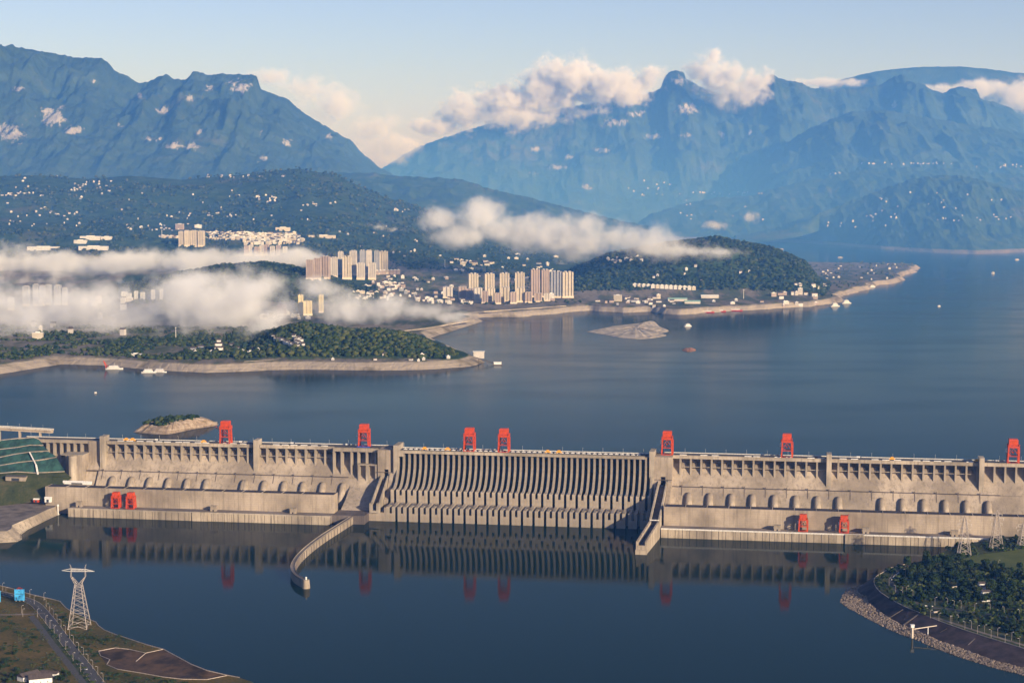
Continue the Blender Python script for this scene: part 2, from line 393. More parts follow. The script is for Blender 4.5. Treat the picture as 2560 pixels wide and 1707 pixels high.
# sluice chute on the bank side of the spillway
def chute(t0, t1, s0, s1, n0, z0, n1, z1, w=2.6, foot=-6, shift=0.0):
    m = MB()
    for k in range(2):
        a, b = ((t0, t0+w), (t1-w, t1))[k]; a2, b2 = ((s0, s0+w), (s1-w, s1))[k]
        m.add([(a, -n0, foot), (b, -n0, foot), (b, -n0, z0+3.4), (a, -n0, z0+3.4), (a2, -n1, foot), (b2, -n1, foot), (b2, -n1, z1+3.4), (a2, -n1, z1+3.4)],
              [(0, 1, 2, 3), (5, 4, 7, 6), (0, 4, 5, 1), (1, 5, 6, 2), (2, 6, 7, 3), (3, 7, 4, 0)])
    fl = MB().add([(t0+w, -n0, foot), (t1-w, -n0, foot), (t1-w, -n0, z0-7), (t0+w, -n0, z0-7), (s0+w, -n1, foot), (s1-w, -n1, foot), (s1-w, -n1, z1-7), (s0+w, -n1, z1-7)],
                  [(0, 1, 2, 3), (5, 4, 7, 6), (0, 4, 5, 1), (1, 5, 6, 2), (2, 6, 7, 3), (3, 7, 4, 0)])
    return m, fl
m, fl = chute(-270.5, -254.6, -270.2, -253, 23, 67, 104, 30.5)
part('chute_side_wall', m, M['conc_pale']); part('chute_bed', fl, M['conc_dark'])
part('chute_outlet', MB().box(-270.8, -265.6, -116, -104.1, 15.82, 33.6).box(-257.4, -252.4, -116, -104.1, 15.82, 33.6).box(-265.5, -257.5, -116, -104.1, 15.82, 19.5), M['conc_pale'])
part('buttress_wall', MB().prof([(20, 76), (24, 74), (34, 60), (46, 48), (62, 37), (74, 33), (74, -6), (20, -6)], -252.9, -245.3), M['conc'])
# apron between powerhouse and chute
part('apron', MB().prof([(20, 55), (30, 46), (60, 30), (98, 16.4), (98, -6), (20, -6)], -330, -273), M['conc'])
part('apron_platform', MB().box(-333, -272.2, -150, -98.1, -6, 15.9), M['conc_dark'])
# long chute beyond the spillway
m, fl = chute(259.5, 277, 257.2, 275.4, 23, 71, 190, 31)
part('chute_side_wall', m, M['conc_pale']); part('chute_bed', fl, M['conc_dark'])
m, fl = chute(257.2, 275.4, 246, 264.2, 190.2, 28, 325, 18.5, 3.2)
part('trough_wall', m, M['conc_tail']); part('trough_bed', fl, M['conc_dark'])
part('trough_end', MB().box(249.3, 261, -325.6, -322, -6, 15).box(245, 265, -329, -325.7, -6, 8), M['conc_tail'])
part('trough_sill', MB().bar((258, -190.1, 33), (274.6, -190.1, 33), 1.6, 1.6), M['rail'])
part('buttress_wall', MB().prof([(20, 76), (24, 72), (34, 60), (52, 44), (52, -6), (20, -6)], 252.3, 257.1), M['conc'])
part('buttress_wall', MB().prof([(1.5, 76), (24, 76), (36, 66), (60, 54), (100, 44), (100, -6), (1.5, -6)], 277.3, 284), M['conc'])

# ---- powerhouses
def powerhouse(label, t0, t1, nf, nb, joints, cabins):
    o = tag(empty('powerhouse', d2w((t0+t1)/2, (nf+nb)/2, 16), TILT), label, 'powerhouse')
    c = (t0+t1)/2; q = (nf+nb)/2
    w = MB().box(t0-c, t1-c, -(nf-q), -(nf-q)+1.4, -20, 34.6)
    w.box(t0-c, t0-c+1.4, -(nf-q)+1.41, nb*-1+q, -20, 34.4).box(t1-c-1.4, t1-c, -(nf-q)+1.41, nb*-1+q, -20, 34.4)
    w.box(t0-c+1.42, t1-c-1.42, nb*-1+q-1.3, nb*-1+q, -20, 33.6)
    w.build('wall', M['conc_lift'], o)
    rf = MB().box(t0-c+1.42, t1-c-1.42, -(nf-q)+1.42, nb*-1+q-1.32, 32.0, 33.8).build('roof', M['roof_dark'], o)
    for j in joints: MB().box(j-c-.7, j-c+.7, -(nf-q)+1.5, nb*-1+q-1.5, 33.82, 34.5).build('roof_joint', M['conc_pale'], rf)
    n = int((t1-t0)/38.4)
    for j in range(1, n): MB().box(t0-c+j*38.4-.35, t0-c+j*38.4+.35, -(nf-q)-.12, -(nf-q)-.01, .3, 34.0).build('wall_joint', M['conc'], o)
    return o
powerhouse('long windowless powerhouse with dark flat roof between the bank and the guide wall', -900, -334, 134, 104, [-860+38.6*i for i in range(13)], 0)
powerhouse('long windowless powerhouse with dark flat roof beyond the trough, behind two pylons', 280, 1100, 152, 122, [318+38.6*i for i in range(20)], 0)
def plat(label, t0, t1, n0, n1, zt, pier_t):
    o = tag(empty('tailrace_platform', d2w((t0+t1)/2, (n0+n1)/2, 0), TILT), label, 'platform')
    c, q = (t0+t1)/2, (n0+n1)/2
    MB().box(t0-c, t1-c, -(n1-q)+.9, -(n0-q)-.05, -8, zt).build('deck', M['conc_deck'], o)
    pan = MB(); t = t0
    while t < t1-1:
        e = min(t+12.8, t1)
        pan.box(t-c+.45, e-c-.45, -(n1-q)-.6, -(n1-q)+.08, -8, zt-1.5); t += 12.8
    MB().box(t0-c, t1-c, -(n1-q)+.1, -(n1-q)+.87, -8.5, zt-1.55).build('joint_backing', M['black'], o)
    pan.build('wall_panels', M['conc_tail'], o)
    MB().box(t0-c, t1-c, -(n1-q)-.9, -(n1-q)+.6, zt-1.45, zt+1.0).build('coping', M['rail'] if t0 > 0 else M['conc_pale'], o)
    for p in pier_t:
        MB().box(p-c-16, p-c+16, -(n1-q)-2.4, -(n1-q)-.95, -8, zt+.6).build('wall_bay', M['conc_tail'], o)
        MB().box(p-c-17.5, p-c-16.1, -(n1-q)-1.2, -(n1-q)-.62, -8, zt-.5).build('joint_recess', M['black'], o)
    return o
plat('tailrace wharf with joint lines below the powerhouse on the guide wall side', -842, -333, 134.1, 165, 16, [px_t(zl(1785, 1030), 165)])
plat('tailrace wharf with white coping reaching the wooded bank below two pylons', 277, 1100, 152.1, 181, 16.4, [px_t(zr(1040, 1070), 181)])
cab = MB().box(-6, 6, -4, 4, 0, 9.5).box(-6.5, 6.5, -4.4, 4.4, 9.5, 10.3)
for i, (xy, n, z, lab) in enumerate(((zl(708, 925), 146, 16, 'nearest the powerhouse end by the quay'), (zl(1905, 975), 146, 16, 'halfway along the wharf'), (zm(475, 1000), 146, 16, 'close to the guide wall'),
                     (zr(443, 990), 166, 16.4, 'between the trough and the first wharf crane'), (zr(1128, 1005), 166, 16.4, 'beyond both wharf cranes'), (zr(1815, 1020), 166, 16.4, 'behind the nearer pylon'))):
    p = onn(*xy, n); o = empty('service_hut', d2w(p[0], n, z), TILT)
    tag(o, 'grey square service hut on the wharf, '+lab, 'hut', 'service huts on the tailrace wharf')
    MB().box(-5.6, 5.6, -4, 4, 0, 9).build('wall', M['conc_lift'], o); MB().box(-6.1, 6.1, -4.5, 4.5, 9.01, 9.9).build('roof', M['conc_pale'], o)
    MB().box(-1.2, 1.2, -4.1, -4.02, 0, 3).build('door', M['black'], o)
# ------------------------------------------------------------------ guide wall in the tailwater
gpts = [oz(x, y, 12.5) for x, y in ((826, 1176), (800, 1192), (770, 1211), (742, 1229), (716, 1248), (694, 1267), (680, 1283), (673, 1297), (673, 1308), (680, 1319), (692, 1327), (703, 1332))]
def smooth_path(P, n=4):
    P = [Vector((p[0], p[1], 0)) for p in P]; out = []
    for i in range(len(P)-1):
        a, b, c, d = P[max(i-1, 0)], P[i], P[i+1], P[min(i+2, len(P)-1)]
        for k in range(n):
            t = k/n
            out.append(.5*((2*b)+(c-a)*t+(2*a-5*b+4*c-d)*t*t+(3*b-a-3*c+d)*t**3))
    return out+[P[-1]]
gp = smooth_path(gpts)
gw = tag(empty('guide_wall'), 'curved concrete guide wall running out into the tailwater to a round head', 'guide wall')
MB().sweep(gp, [(-3.6, -8), (3.6, -8), (3.6, 12), (-3.6, 12)]).build('wall', M['conc_tail'], gw)
MB().sweep(gp, [(-4.0, 12.02), (4.0, 12.02), (4.0, 12.9), (-4.0, 12.9)]).build('coping', M['conc_deck'], gw)
for off in (-3.3, 3.3): MB().sweep(gp, [(off-.12, 12.92), (off+.12, 12.92), (off+.12, 14.0), (off-.12, 14.0)]).build('railing', M['conc_pale'], gw)
e = gp[-1]; MB().tube([(e.x, e.y, -8), (e.x, e.y, 9), (e.x, e.y, 13.4)], [7, 5.6, 5.2], 20).build('round_head', M['conc_tail'], gw)
MB().tube([(e.x, e.y, 13.41), (e.x, e.y, 16.4), (e.x, e.y, 16.6), (e.x, e.y, 18.2)], [1.4, 1.2, 1.9, .5], 12).build('beacon', M['white'], gw)
wr = MB()
bt = MB().box(-.45, .45, -.5, .5, -6, 11.6).mesh('wall_buttress', M['conc_dark'])
L_ = 0
for i in range(3, len(gp)-8):
    d = (gp[i+1]-gp[i]).normalized(); u = Vector((d.y, -d.x, 0))
    q = gp[i]-u*4.0
    o = link('wall_buttress', bt, gw, (q.x, q.y, 0), math.atan2(d.y, d.x))

# ------------------------------------------------------------------ gantry cranes
def crane_meshes(h, w, dp, red, tone):
    """portal gantry: h overall height, w width along the rails, dp depth across; origin at rail level"""
    lh = h*.65; m = {}
    for k, (sx, sy) in enumerate(((-1, -1), (1, -1), (1, 1), (-1, 1))):
        m['leg%d' % k] = MB().add([(sx*w*.5-1.1, sy*dp*.5-1, 1.6), (sx*w*.5+1.1, sy*dp*.5-1, 1.6), (sx*w*.5+1.1, sy*dp*.5+1, 1.6), (sx*w*.5-1.1, sy*dp*.5+1, 1.6),
            (sx*w*.43-1.3, sy*dp*.45-1.2, lh), (sx*w*.43+1.3, sy*dp*.45-1.2, lh), (sx*w*.43+1.3, sy*dp*.45+1.2, lh), (sx*w*.43-1.3, sy*dp*.45+1.2, lh)],
            [(3, 2, 1, 0), (4, 5, 6, 7), (0, 1, 5, 4), (1, 2, 6, 5), (2, 3, 7, 6), (3, 0, 4, 7)])
    b = MB()
    for sy in (-1, 1): b.box(-w*.56, w*.56, sy*dp*.5-.9, sy*dp*.5+.9, .5, 1.58)
    m['end_truck'] = b
    b = MB()
    for sy in (-1, 1):
        y = sy*dp*.5
        b.bar((-w*.47, y, lh*.48), (w*.47, y, lh*.48), 1.2)
        b.bar((-w*.45, y*.95, lh*.52), (0, y*.92, lh*.97), .6).bar((w*.45, y*.95, lh*.52), (0, y*.92, lh*.97), .6)
    m['brace_frame'] = b
    b = MB()
    for sx in (-1, 1):
        x = sx*w*.47
        b.bar((x, -dp*.48, lh*.5), (x, dp*.48, lh*.5), 1.4).bar((x, -dp*.5, 2), (x, dp*.46, lh*.48), .7).bar((x, -dp*.46, lh*.95), (x, dp*.46, lh*.52), .7)
    m['side_brace'] = b
    m['portal_girder'] = MB().box(-w*.52, w*.52, -dp*.62, dp*.62, lh+.02, lh+h*.075)
    m['trolley_frame'] = MB().box(-w*.44, w*.44, -dp*.5, dp*.5, lh+h*.077, lh+h*.12).box(-w*.52, -w*.47, -dp*.6, dp*.6, lh+h*.077, lh+h*.14).box(w*.47, w*.52, -dp*.6, dp*.6, lh+h*.077, lh+h*.14)
    z0 = lh+h*.122
    m['machinery_house'] = MB().add([(x, y, z) for z, k in ((z0, 1), (h*.965, 1), (h, .9)) for x, y in ((-w*.42*k, -dp*.46*k), (w*.42*k, -dp*.46*k), (w*.42*k, dp*.46*k), (-w*.42*k, dp*.46*k))],
        [(3, 2, 1, 0), (0, 1, 5, 4), (1, 2, 6, 5), (2, 3, 7, 6), (3, 0, 4, 7), (4, 5, 9, 8), (5, 6, 10, 9), (6, 7, 11, 10), (7, 4, 8, 11), (8, 9, 10, 11)])
    m['cab'] = MB().box(-w*.66, -w*.53, -dp*.3, dp*.05, lh*.72, lh*.93)
    m['stair_tower'] = MB().box(w*.52, w*.6, -dp*.2, dp*.2, 3, lh).bar((w*.53, -dp*.25, 3), (w*.53, dp*.25, lh*.5), .5).bar((w*.53, dp*.25, lh*.5), (w*.53, -dp*.25, lh), .5)
    m['hoist_block'] = MB().box(-w*.1, w*.1, -dp*.15, dp*.15, lh*.64, lh*.74).bar((-w*.1, 0, lh*.74), (-w*.1, 0, lh), .4).bar((w*.1, 0, lh*.74), (w*.1, 0, lh), .4)
    mats = dict(cab=M['white'], hoist_block=tone, trolley_frame=tone, side_brace=tone)
    return {k: v.mesh(k.rstrip('0123'), mats.get(k, red)) for k, v in m.items()}
WIN = MB().box(-1, 1, -.05, .05, -.6, .6).mesh('window', M['glass_dark'])
def crane(meshes, loc, label, group, jib=0, w=20):
    o = tag(empty('gantry_crane', loc, TILT), label, 'gantry crane', group)
    for k, me in meshes.items(): link(k.rstrip('0123'), me, o)
    if jib:
        j = MB().bar((jib*w*.5, 0, 20), (jib*w*.95, -3, 34), .9).bar((jib*w*.5, 1.5, 20), (jib*w*.95, -3, 34), .6).bar((jib*w*.5, 0, 29), (jib*w*.95, -3, 34), .4)
        j.build('jib', M['red_dark'], o)
    return o
big = crane_meshes(45, 19.5, 16, M['red'], M['red_dark'])
crest = [(565, 0, -1, 'bright red gantry crane on the dam crest nearest the wooded islet'),
         (911, 1, 0, 'dull red gantry crane with blue skirting on the crest left of the spillway'),
         (1174, 2, 0, 'red gantry crane over the spillway, left one of the close pair'),
         (1260, 2, 0, 'red gantry crane over the spillway, right one of the close pair'),
         (1668, 1, 0, 'red gantry crane on the crest just past the end of the spillway'),
         (1967, 0, -.6, 'red gantry crane midway along the crest beyond the spillway'),
         (2532, 0, .6, 'red gantry crane by the last tall pier at the edge of the picture')]
for x, mode, jib, lab in crest:
    n = 8 if mode == 2 else -9
    t = px_t((x, 1110+.023*(x-565)), n)
    o = crane(big, d2w(t, n, 119.0), lab, 'red gantry cranes on the dam crest', jib)
    if x == 911: MB().box(-13, 13, -9.5, -9, .2, 3.2).box(-13, 13, 9, 9.5, .2, 3.2).build('skirting', mat_plain('blue_sheeting', (.05, .07, .28)), o)
small = crane_meshes(31, 15, 11, M['red'], M['red_dark'])
for x, n, jib, lab in ((291, 149, 0, 'small red gantry crane on the wharf, left one of the pair by the powerhouse wall'), (328, 149, 0, 'small red gantry crane on the wharf, right one of the pair by the powerhouse wall'),
                  (2008, 167, 0, 'small red gantry crane on the far wharf, the one nearer the trough'), (2110, 167, .6, 'small red gantry crane on the far wharf, the one nearer the pylons')):
    t = px_t((x, 1270+.023*(x-291)), n)
    crane(small, d2w(t, n, 16.4 if n > 150 else 16.0), lab, 'small red gantry cranes on the tailrace wharves', jib, 13)

# orange hoists and lorries on the crest
def crest_thing(name, meshes, t, n, z, label, cat, group):
    o = tag(empty(name, d2w(t, n, z), TILT), label, cat, group)
    for k, (me) in meshes.items(): link(k, me, o)
    return o
hoist = {'frame': MB().box(-5.5, 5.5, -2.4, 2.4, 1.2, 2.4).box(-5, -4, -2.2, 2.2, 0, 1.18).box(4, 5, -2.2, 2.2, 0, 1.18).mesh('frame', M['yellow']),
         'drum_house': MB().box(-3.6, 3.6, -2, 2, 2.42, 4.6).box(-2.2, 2.2, -1.6, 1.6, 4.62, 5.6).mesh('drum_house', M['yellow']),
         'handrail': MB().bar((-5.4, -2.3, 3.6), (-3.7, -2.3, 3.6), .25).bar((3.7, -2.3, 3.6), (5.4, -2.3, 3.6), .25).bar((-5.3, -2.3, 2.4), (-5.3, -2.3, 3.6), .25).bar((5.3, -2.3, 2.4), (5.3, -2.3, 3.6), .25).mesh('handrail', M['rail'])}
for (x, y), n, lab in ((zl(1125, 345), -15, 'by the first tall pier'), (zl(1182, 347), -15, 'beside the one at the first tall pier'), (zl(1815, 368), -12, 'left of the crane nearest the islet'), (zm(1645, 430), 4, 'over the first spillway slots'), (zm(1850, 433), 4, 'left of the close pair of cranes'),
                       (zc(604, 458), 4, 'in mid spillway, the left of two'), (zc(704, 460), 4, 'in mid spillway, the right of two'), (zr(1332, 455), -14, 'on the far crest, the first of two'), (zr(1985, 462), -14, 'on the far crest, beside the edge crane')):
    crest_thing('gate_hoist', hoist, px_t((x, y), n), n, 119.0 if n < 0 else 118.95, 'orange gate hoist on the dam crest '+lab, 'gate hoist', 'orange gate hoists along the crest')
lorry = {'cargo_box': MB().box(-4.2, 2.2, -1.3, 1.3, 1.0, 3.6).mesh('cargo_box', M['white']), 'cab': MB().box(2.25, 4.2, -1.25, 1.25, .8, 3.0).box(2.25, 3.4, -1.2, 1.2, 3.0, 3.3).mesh('cab', M['glass_dark']),
         'wheels': MB().box(-3.6, -2.4, -1.3, 1.3, 0, .98).box(2.5, 3.6, -1.3, 1.3, 0, .78).mesh('chassis', M['black'])}
for (x, y), lab in ((zl(1400, 345), 'between the first pier and the islet'), (zl(2150, 380), 'just right of the crane nearest the islet'), (zm(470, 395), 'midway between the second pier and the blue-skirted crane'), (zm(960, 415), 'left of the blue-skirted crane'),
                    (zr(1075, 452), 'past the last pier but one'), (zr(2150, 470), 'near the edge crane')):
    crest_thing('lorry', {('chassis' if k == 'wheels' else k): m for k, m in lorry.items()}, px_t((x, y), -24), -24, 119.0, 'white box lorry on the crest road, '+lab, 'lorry', 'lorries on the crest road')
# lamp posts along the crest road
lampm = {'post': MB().tube([(0, 0, 0), (0, 0, 9)], [.16, .1], 6).mesh('post', M['rail']), 'lamp_head': MB().box(-.2, .2, -1.6, .3, 9.02, 9.25).mesh('lamp_head', M['rail'])}
for i in range(52):
    t = -1000+i*38.4
    crest_thing('street_lamp', lampm, t, -31 if (t < -246 or t > 252) else -11.5, 119.0 if (t < -246 or t > 252) else 118.9, 'slim lamp post in the row along the dam crest road', 'street lamp', 'lamp posts along the crest road')

# ------------------------------------------------------------------ water sheets
def rect_poly(pts, z): return MB().add([(x, y, z) for x, y in pts], [tuple(range(len(pts)))])
a, b = d2w(-2500, -20, 0), d2w(2500, -20, 0)
water_t = struct('tailwater', rect_poly([(-2500, 600), (2500, 600), (b.x, b.y), (a.x, a.y)], 0), M['tail_water'])
a, b = d2w(-9000, -32, 0), d2w(9000, -32, 0)
water_r = struct('reservoir_water', rect_poly([(a.x, a.y), (b.x, b.y), (16000, 30000), (-16000, 30000)], ZR), M['res_water'])
# ------------------------------------------------------------------ terrain
def vnoise(x, y, seed=0):
    xi = np.floor(x).astype(np.int64); yi = np.floor(y).astype(np.int64); xf = x-xi; yf = y-yi
    def h(a, b):
        n = (a*374761393+b*668265263+seed*974711) & 0x7fffffff
        n = ((n ^ (n >> 13))*1274126177) & 0x7fffffff
        return ((n ^ (n >> 16)) & 0xffff)/65535.0
    u = xf*xf*xf*(xf*(xf*6-15)+10); v = yf*yf*yf*(yf*(yf*6-15)+10)
    a = h(xi, yi)*(1-u)+h(xi+1, yi)*u; b = h(xi, yi+1)*(1-u)+h(xi+1, yi+1)*u
    return (a*(1-v)+b*v)*2-1
def fbm(x, y, oct=5, seed=0, ridged=False):
    s = np.zeros_like(x, dtype=float); a = 1.0; tot = 0
    for i in range(oct):
        n = vnoise(x*2**i+13.7*i, y*2**i-7.1*i, seed+i)
        if ridged: n = 1-2*np.abs(n)
        s += a*n; tot += a; a *= .5
    return s/tot
def grid_obj(name, X, Y, Z, m, attr=None, smooth=True):
    r, c = X.shape
    co = np.stack([X, Y, Z], -1).reshape(-1, 3)
    i = np.arange(r*c).reshape(r, c)
    q = np.stack([i[:-1, :-1], i[:-1, 1:], i[1:, 1:], i[1:, :-1]], -1).reshape(-1, 4)
    me = bpy.data.meshes.new(name); me.vertices.add(len(co)); me.vertices.foreach_set('co', co.ravel())
    me.loops.add(q.size); me.loops.foreach_set('vertex_index', q.ravel().astype(np.int32))
    me.polygons.add(len(q)); me.polygons.foreach_set('loop_start', np.arange(0, q.size, 4, dtype=np.int32)); me.polygons.foreach_set('loop_total', np.full(len(q), 4, dtype=np.int32))
    me.update(calc_edges=True)
    for k, v in (attr or {}).items():
        at = me.attributes.new(k, 'FLOAT', 'POINT'); at.data.foreach_set('value', v.ravel().astype(np.float32))
    me.polygons.foreach_set('use_smooth', np.full(len(q), smooth))
    me.materials.append(m)
    return tag(link(name, me), kind='structure')
TERR = []
def zline(y, d): return H-(np.asarray(y)*K-HZ)/F*d*1.0      # height seen at row y (small-angle form)
def zrow(x, y, d):
    """height of the point at distance d on the sight line through photo row y (2352 scale)"""
    b = -(np.asarray(y, float)*K-CY)/F
    return H+d*(-SP+b*CP)/(CP+b*SP)
def xcol(u):  # photo column (2352 scale) of X/Y, near the horizon
    return (CX+F*u/CP*1.0)/K
def ucol(x): return (np.asarray(x, float)*K-CX)/F*CP

def ridge(name, tab, d, foot, label_m, ncol=420, nrow=90, amp=.10, spur=700, seed=1, e=1.25, blobs=(), x0=-150, x1=2500, rough=1.0):
    """a range of hills: crest through the table of photo points at distance d, falling towards the viewer to foot = [(x, distance, height)]"""
    xs = np.linspace(x0, x1, ncol); tx_, ty_ = zip(*tab)
    yr = np.interp(xs, tx_, ty_); u = ucol(xs)
    fx, fd, fz = zip(*foot); df = np.interp(xs, fx, fd); zf = np.interp(xs, fx, fz)
    zr_ = zrow(xs, yr, d)
    s = np.concatenate([np.linspace(-.5, -.04, 8), np.linspace(0, 1, nrow)**1.15])[:, None]
    D = np.where(s < 0, d-s*(d-df)[None, :]*1.0, d+(df-d)[None, :]*s)
    X = u[None, :]*(d+(D-d)*.55)
    hgt = (zr_-zf)[None, :]
    prof = np.where(s >= 0, (1-np.clip(s, 0, 1))**e, 1+s*1.1)
    n1 = fbm(X/spur, D/spur*.4, 6, seed, True); n2 = fbm(X/spur*3.3, D/spur*1.2, 5, seed+20, True)
    env = np.clip(s*5, 0, 1)*np.clip((1-s)*3.0, 0, 1)
    Z = zf[None, :]+hgt*prof+hgt*env*(amp*1.45*n1+amp*1.0*n2)*(1-.3*s)
    sk = fbm(xs/7.0, np.zeros_like(xs), 5, seed+40)+.5*fbm(xs/23.0, np.zeros_like(xs), 3, seed+44)
    Z += np.where(np.abs(s) < .06, 1, 0)*sk[None, :]*d/F*3.4*rough
    rk = np.zeros_like(Z)
    w = D*CP-(Z-H)*SP; v = D*SP+(Z-H)*CP
    px = (CX+F*X/w)/K; py = (CY-F*v/w)/K
    for bx, by, rx, ry in blobs: rk = np.maximum(rk, np.exp(-((px-bx)/rx)**2-((py-by)/ry)**2))
    o = grid_obj(name, X, D, Z, label_m, {'rock': rk})
    TERR.append(o); return o

ridge('mountain', [(-150, 128), (0, 117), (45, 108), (95, 118), (130, 122), (165, 131), (200, 133), (235, 133), (252, 142), (270, 165), (300, 178), (322, 191), (345, 188), (385, 170), (400, 181), (432, 183), (446, 165), (480, 172), (510, 170), (560, 172), (592, 174), (602, 206), (640, 222), (665, 228), (690, 252), (740, 286), (805, 322), (835, 355), (868, 382), (905, 402), (960, 420), (1100, 450), (1300, 480), (2500, 520)],
      16000, [(-150, 11600, 480), (900, 12300, 480), (1000, 13800, 300), (2500, 14800, 200)], M['mount'], 520, 110, .13, 900, 3, 1.15,
      [(125, 268, 42, 32), (25, 305, 42, 26), (548, 200, 38, 22), (662, 330, 16, 14), (605, 366, 14, 14), (400, 335, 26, 12), (440, 338, 22, 10), (595, 305, 14, 12), (755, 315, 10, 12), (320, 220, 8, 12), (435, 225, 16, 10), (215, 186, 8, 6), (45, 205, 22, 10), (350, 318, 24, 8), (275, 288, 12, 8), (480, 205, 16, 10), (700, 250, 8, 12), (170, 300, 30, 14), (460, 305, 12, 10), (370, 255, 20, 12)], -150, 1300)
ridge('mountain', [(700, 480), (860, 400), (900, 372), (960, 338), (1020, 315), (1100, 292), (1180, 268), (1280, 252), (1360, 236), (1440, 218), (1480, 217), (1515, 205), (1524, 178), (1536, 166), (1550, 162), (1568, 168), (1574, 182), (1600, 196), (1640, 214), (1700, 220), (1745, 205), (1765, 172), (1785, 178), (1810, 186), (1838, 189), (1852, 200), (1900, 206), (1960, 205), (2020, 195), (2045, 178), (2066, 171), (2085, 182), (2092, 194), (2120, 194), (2135, 206), (2162, 214), (2180, 203), (2200, 200), (2238, 205), (2246, 228), (2285, 235), (2320, 250), (2352, 278), (2400, 300), (2500, 330)],
      21000, [(700, 17000, 300), (1300, 17400, 170), (1500, 17400, 84), (2500, 16500, 84)], M['mount'], 560, 120, .12, 1300, 11, 1.2,
      [(1578, 250, 40, 20), (1412, 282, 36, 14), (1500, 314, 36, 9), (1382, 345, 34, 9), (1275, 384, 34, 9), (1660, 310, 15, 13), (1572, 312, 20, 8), (1232, 342, 16, 8), (1722, 306, 6, 14), (1560, 188, 18, 14), (1345, 430, 20, 9), (1225, 398, 16, 6), (2055, 240, 8, 12), (1460, 262, 30, 10), (1310, 360, 14, 7)], 700, 2500)
ridge('mountain', [(1560, 540), (1690, 470), (1726, 402), (1776, 352), (1830, 312), (1876, 286), (1951, 258), (2030, 252), (2110, 268), (2200, 282), (2352, 306), (2500, 330)],
      18300, [(1560, 15200, 84), (2500, 15000, 200)], M['mount'], 300, 90, .12, 900, 21, 1.1, [(2056, 248, 8, 10)], 1560, 2500)
ridge('mountain', [(1900, 190), (1990, 168), (2040, 160), (2110, 154), (2200, 153), (2270, 160), (2330, 168), (2420, 172), (2500, 180)], 26500, [(1900, 24000, 600), (2500, 24000, 600)], M['mount'], 120, 30, .08, 1500, 31, 1.2, (), 1880, 2520, .4)
ridge('hill', [(500, 420), (600, 400), (760, 396), (860, 398), (905, 405), (1000, 408), (1055, 411), (1090, 420), (1120, 432), (1200, 450), (1280, 470), (1350, 489), (1420, 506), (1480, 516)], 12700, [(500, 10900, 400), (1000, 11000, 260), (1480, 11800, 84)], M['hill'], 260, 60, .10, 500, 41, 1.25, (), 500, 1490)
ridge('hill', [(1460, 516), (1500, 488), (1560, 470), (1640, 455), (1726, 449), (1770, 436), (1876, 410), (1926, 398), (2000, 388), (2100, 384), (2200, 390), (2352, 402), (2500, 405)], 15600, [(1460, 14800, 84), (1560, 14300, 80), (1760, 13900, 80), (1900, 13400, 90), (2500, 13400, 200)], M['hill'], 300, 70, .10, 500, 51, 1.3, (), 1460, 2500)
FOOT = [(1690, 545), (1740, 546), (1840, 553), (1900, 561), (2000, 572), (2100, 580), (2180, 584), (2260, 581), (2352, 578), (2500, 578)]
ridge('hill', [(1690, 541), (1800, 525), (1850, 508), (1880, 493), (1950, 463), (2000, 445), (2050, 426), (2090, 413), (2130, 405), (2200, 402), (2260, 414), (2300, 428), (2335, 438), (2400, 430), (2500, 424)],
      13700, [(x, F*(H-ZR)/(y*K-HZ)*1.0, 80) for x, y in FOOT], M['hill'], 380, 100, .11, 420, 61, 1.2, (), 1690, 2500)

# ---- the town shore: one height field inside a drawn shoreline
SH = [(-260, 930), (-60, 872), (0, 858), (90, 845), (140, 836), (180, 837), (230, 839), (330, 848), (420, 853), (470, 856), (560, 853), (620, 850), (700, 849), (850, 851), (1000, 848), (1080, 842), (1118, 832), (1098, 824), (1060, 809), (1030, 797), (1000, 783), (986, 776), (1030, 762), (1094, 743), (1106, 738), (1085, 733), (1108, 728), (1180, 728), (1280, 717), (1352, 712), (1430, 718), (1500, 716), (1560, 722), (1620, 718), (1700, 712), (1800, 708), (1880, 705), (1905, 701), (1925, 690), (1962, 671), (1996, 660), (2060, 646), (2085, 632), (2112, 615), (2050, 604), (1960, 596), (1890, 588), (1850, 573), (1750, 553), (1700, 549), (1620, 545)]
poly = [oz(x, y, ZR).to_2d() for x, y in SH]+[Vector((2200, 16000)), Vector((-8000, 16000)), Vector((-3500, 4000))]
poly = np.array([(p.x, p.y) for p in poly])
def signed(X, Y):
    a = poly; b = np.roll(poly, -1, 0); best = np.full(X.shape, 1e12); ins = np.zeros(X.shape, bool)
    for (ax, ay), (bx, by) in zip(a, b):
        dx, dy = bx-ax, by-ay; t = np.clip(((X-ax)*dx+(Y-ay)*dy)/(dx*dx+dy*dy+1e-9), 0, 1)
        best = np.minimum(best, (X-ax-t*dx)**2+(Y-ay-t*dy)**2)
        c = ((ay > Y) != (by > Y)) & (X < (bx-ax)*(Y-ay)/(by-ay+1e-12)+ax); ins ^= c
    return np.where(ins, 1, -1)*np.sqrt(best)
CREST = [(-300, 408), (0, 404), (100, 404), (200, 412), (300, 404), (420, 413), (560, 401), (620, 394), (680, 388), (760, 400), (830, 430), (880, 452), (950, 474), (1010, 492), (1100, 515), (1200, 535), (1300, 556), (1400, 580), (1480, 600), (1560, 640), (2400, 700)]
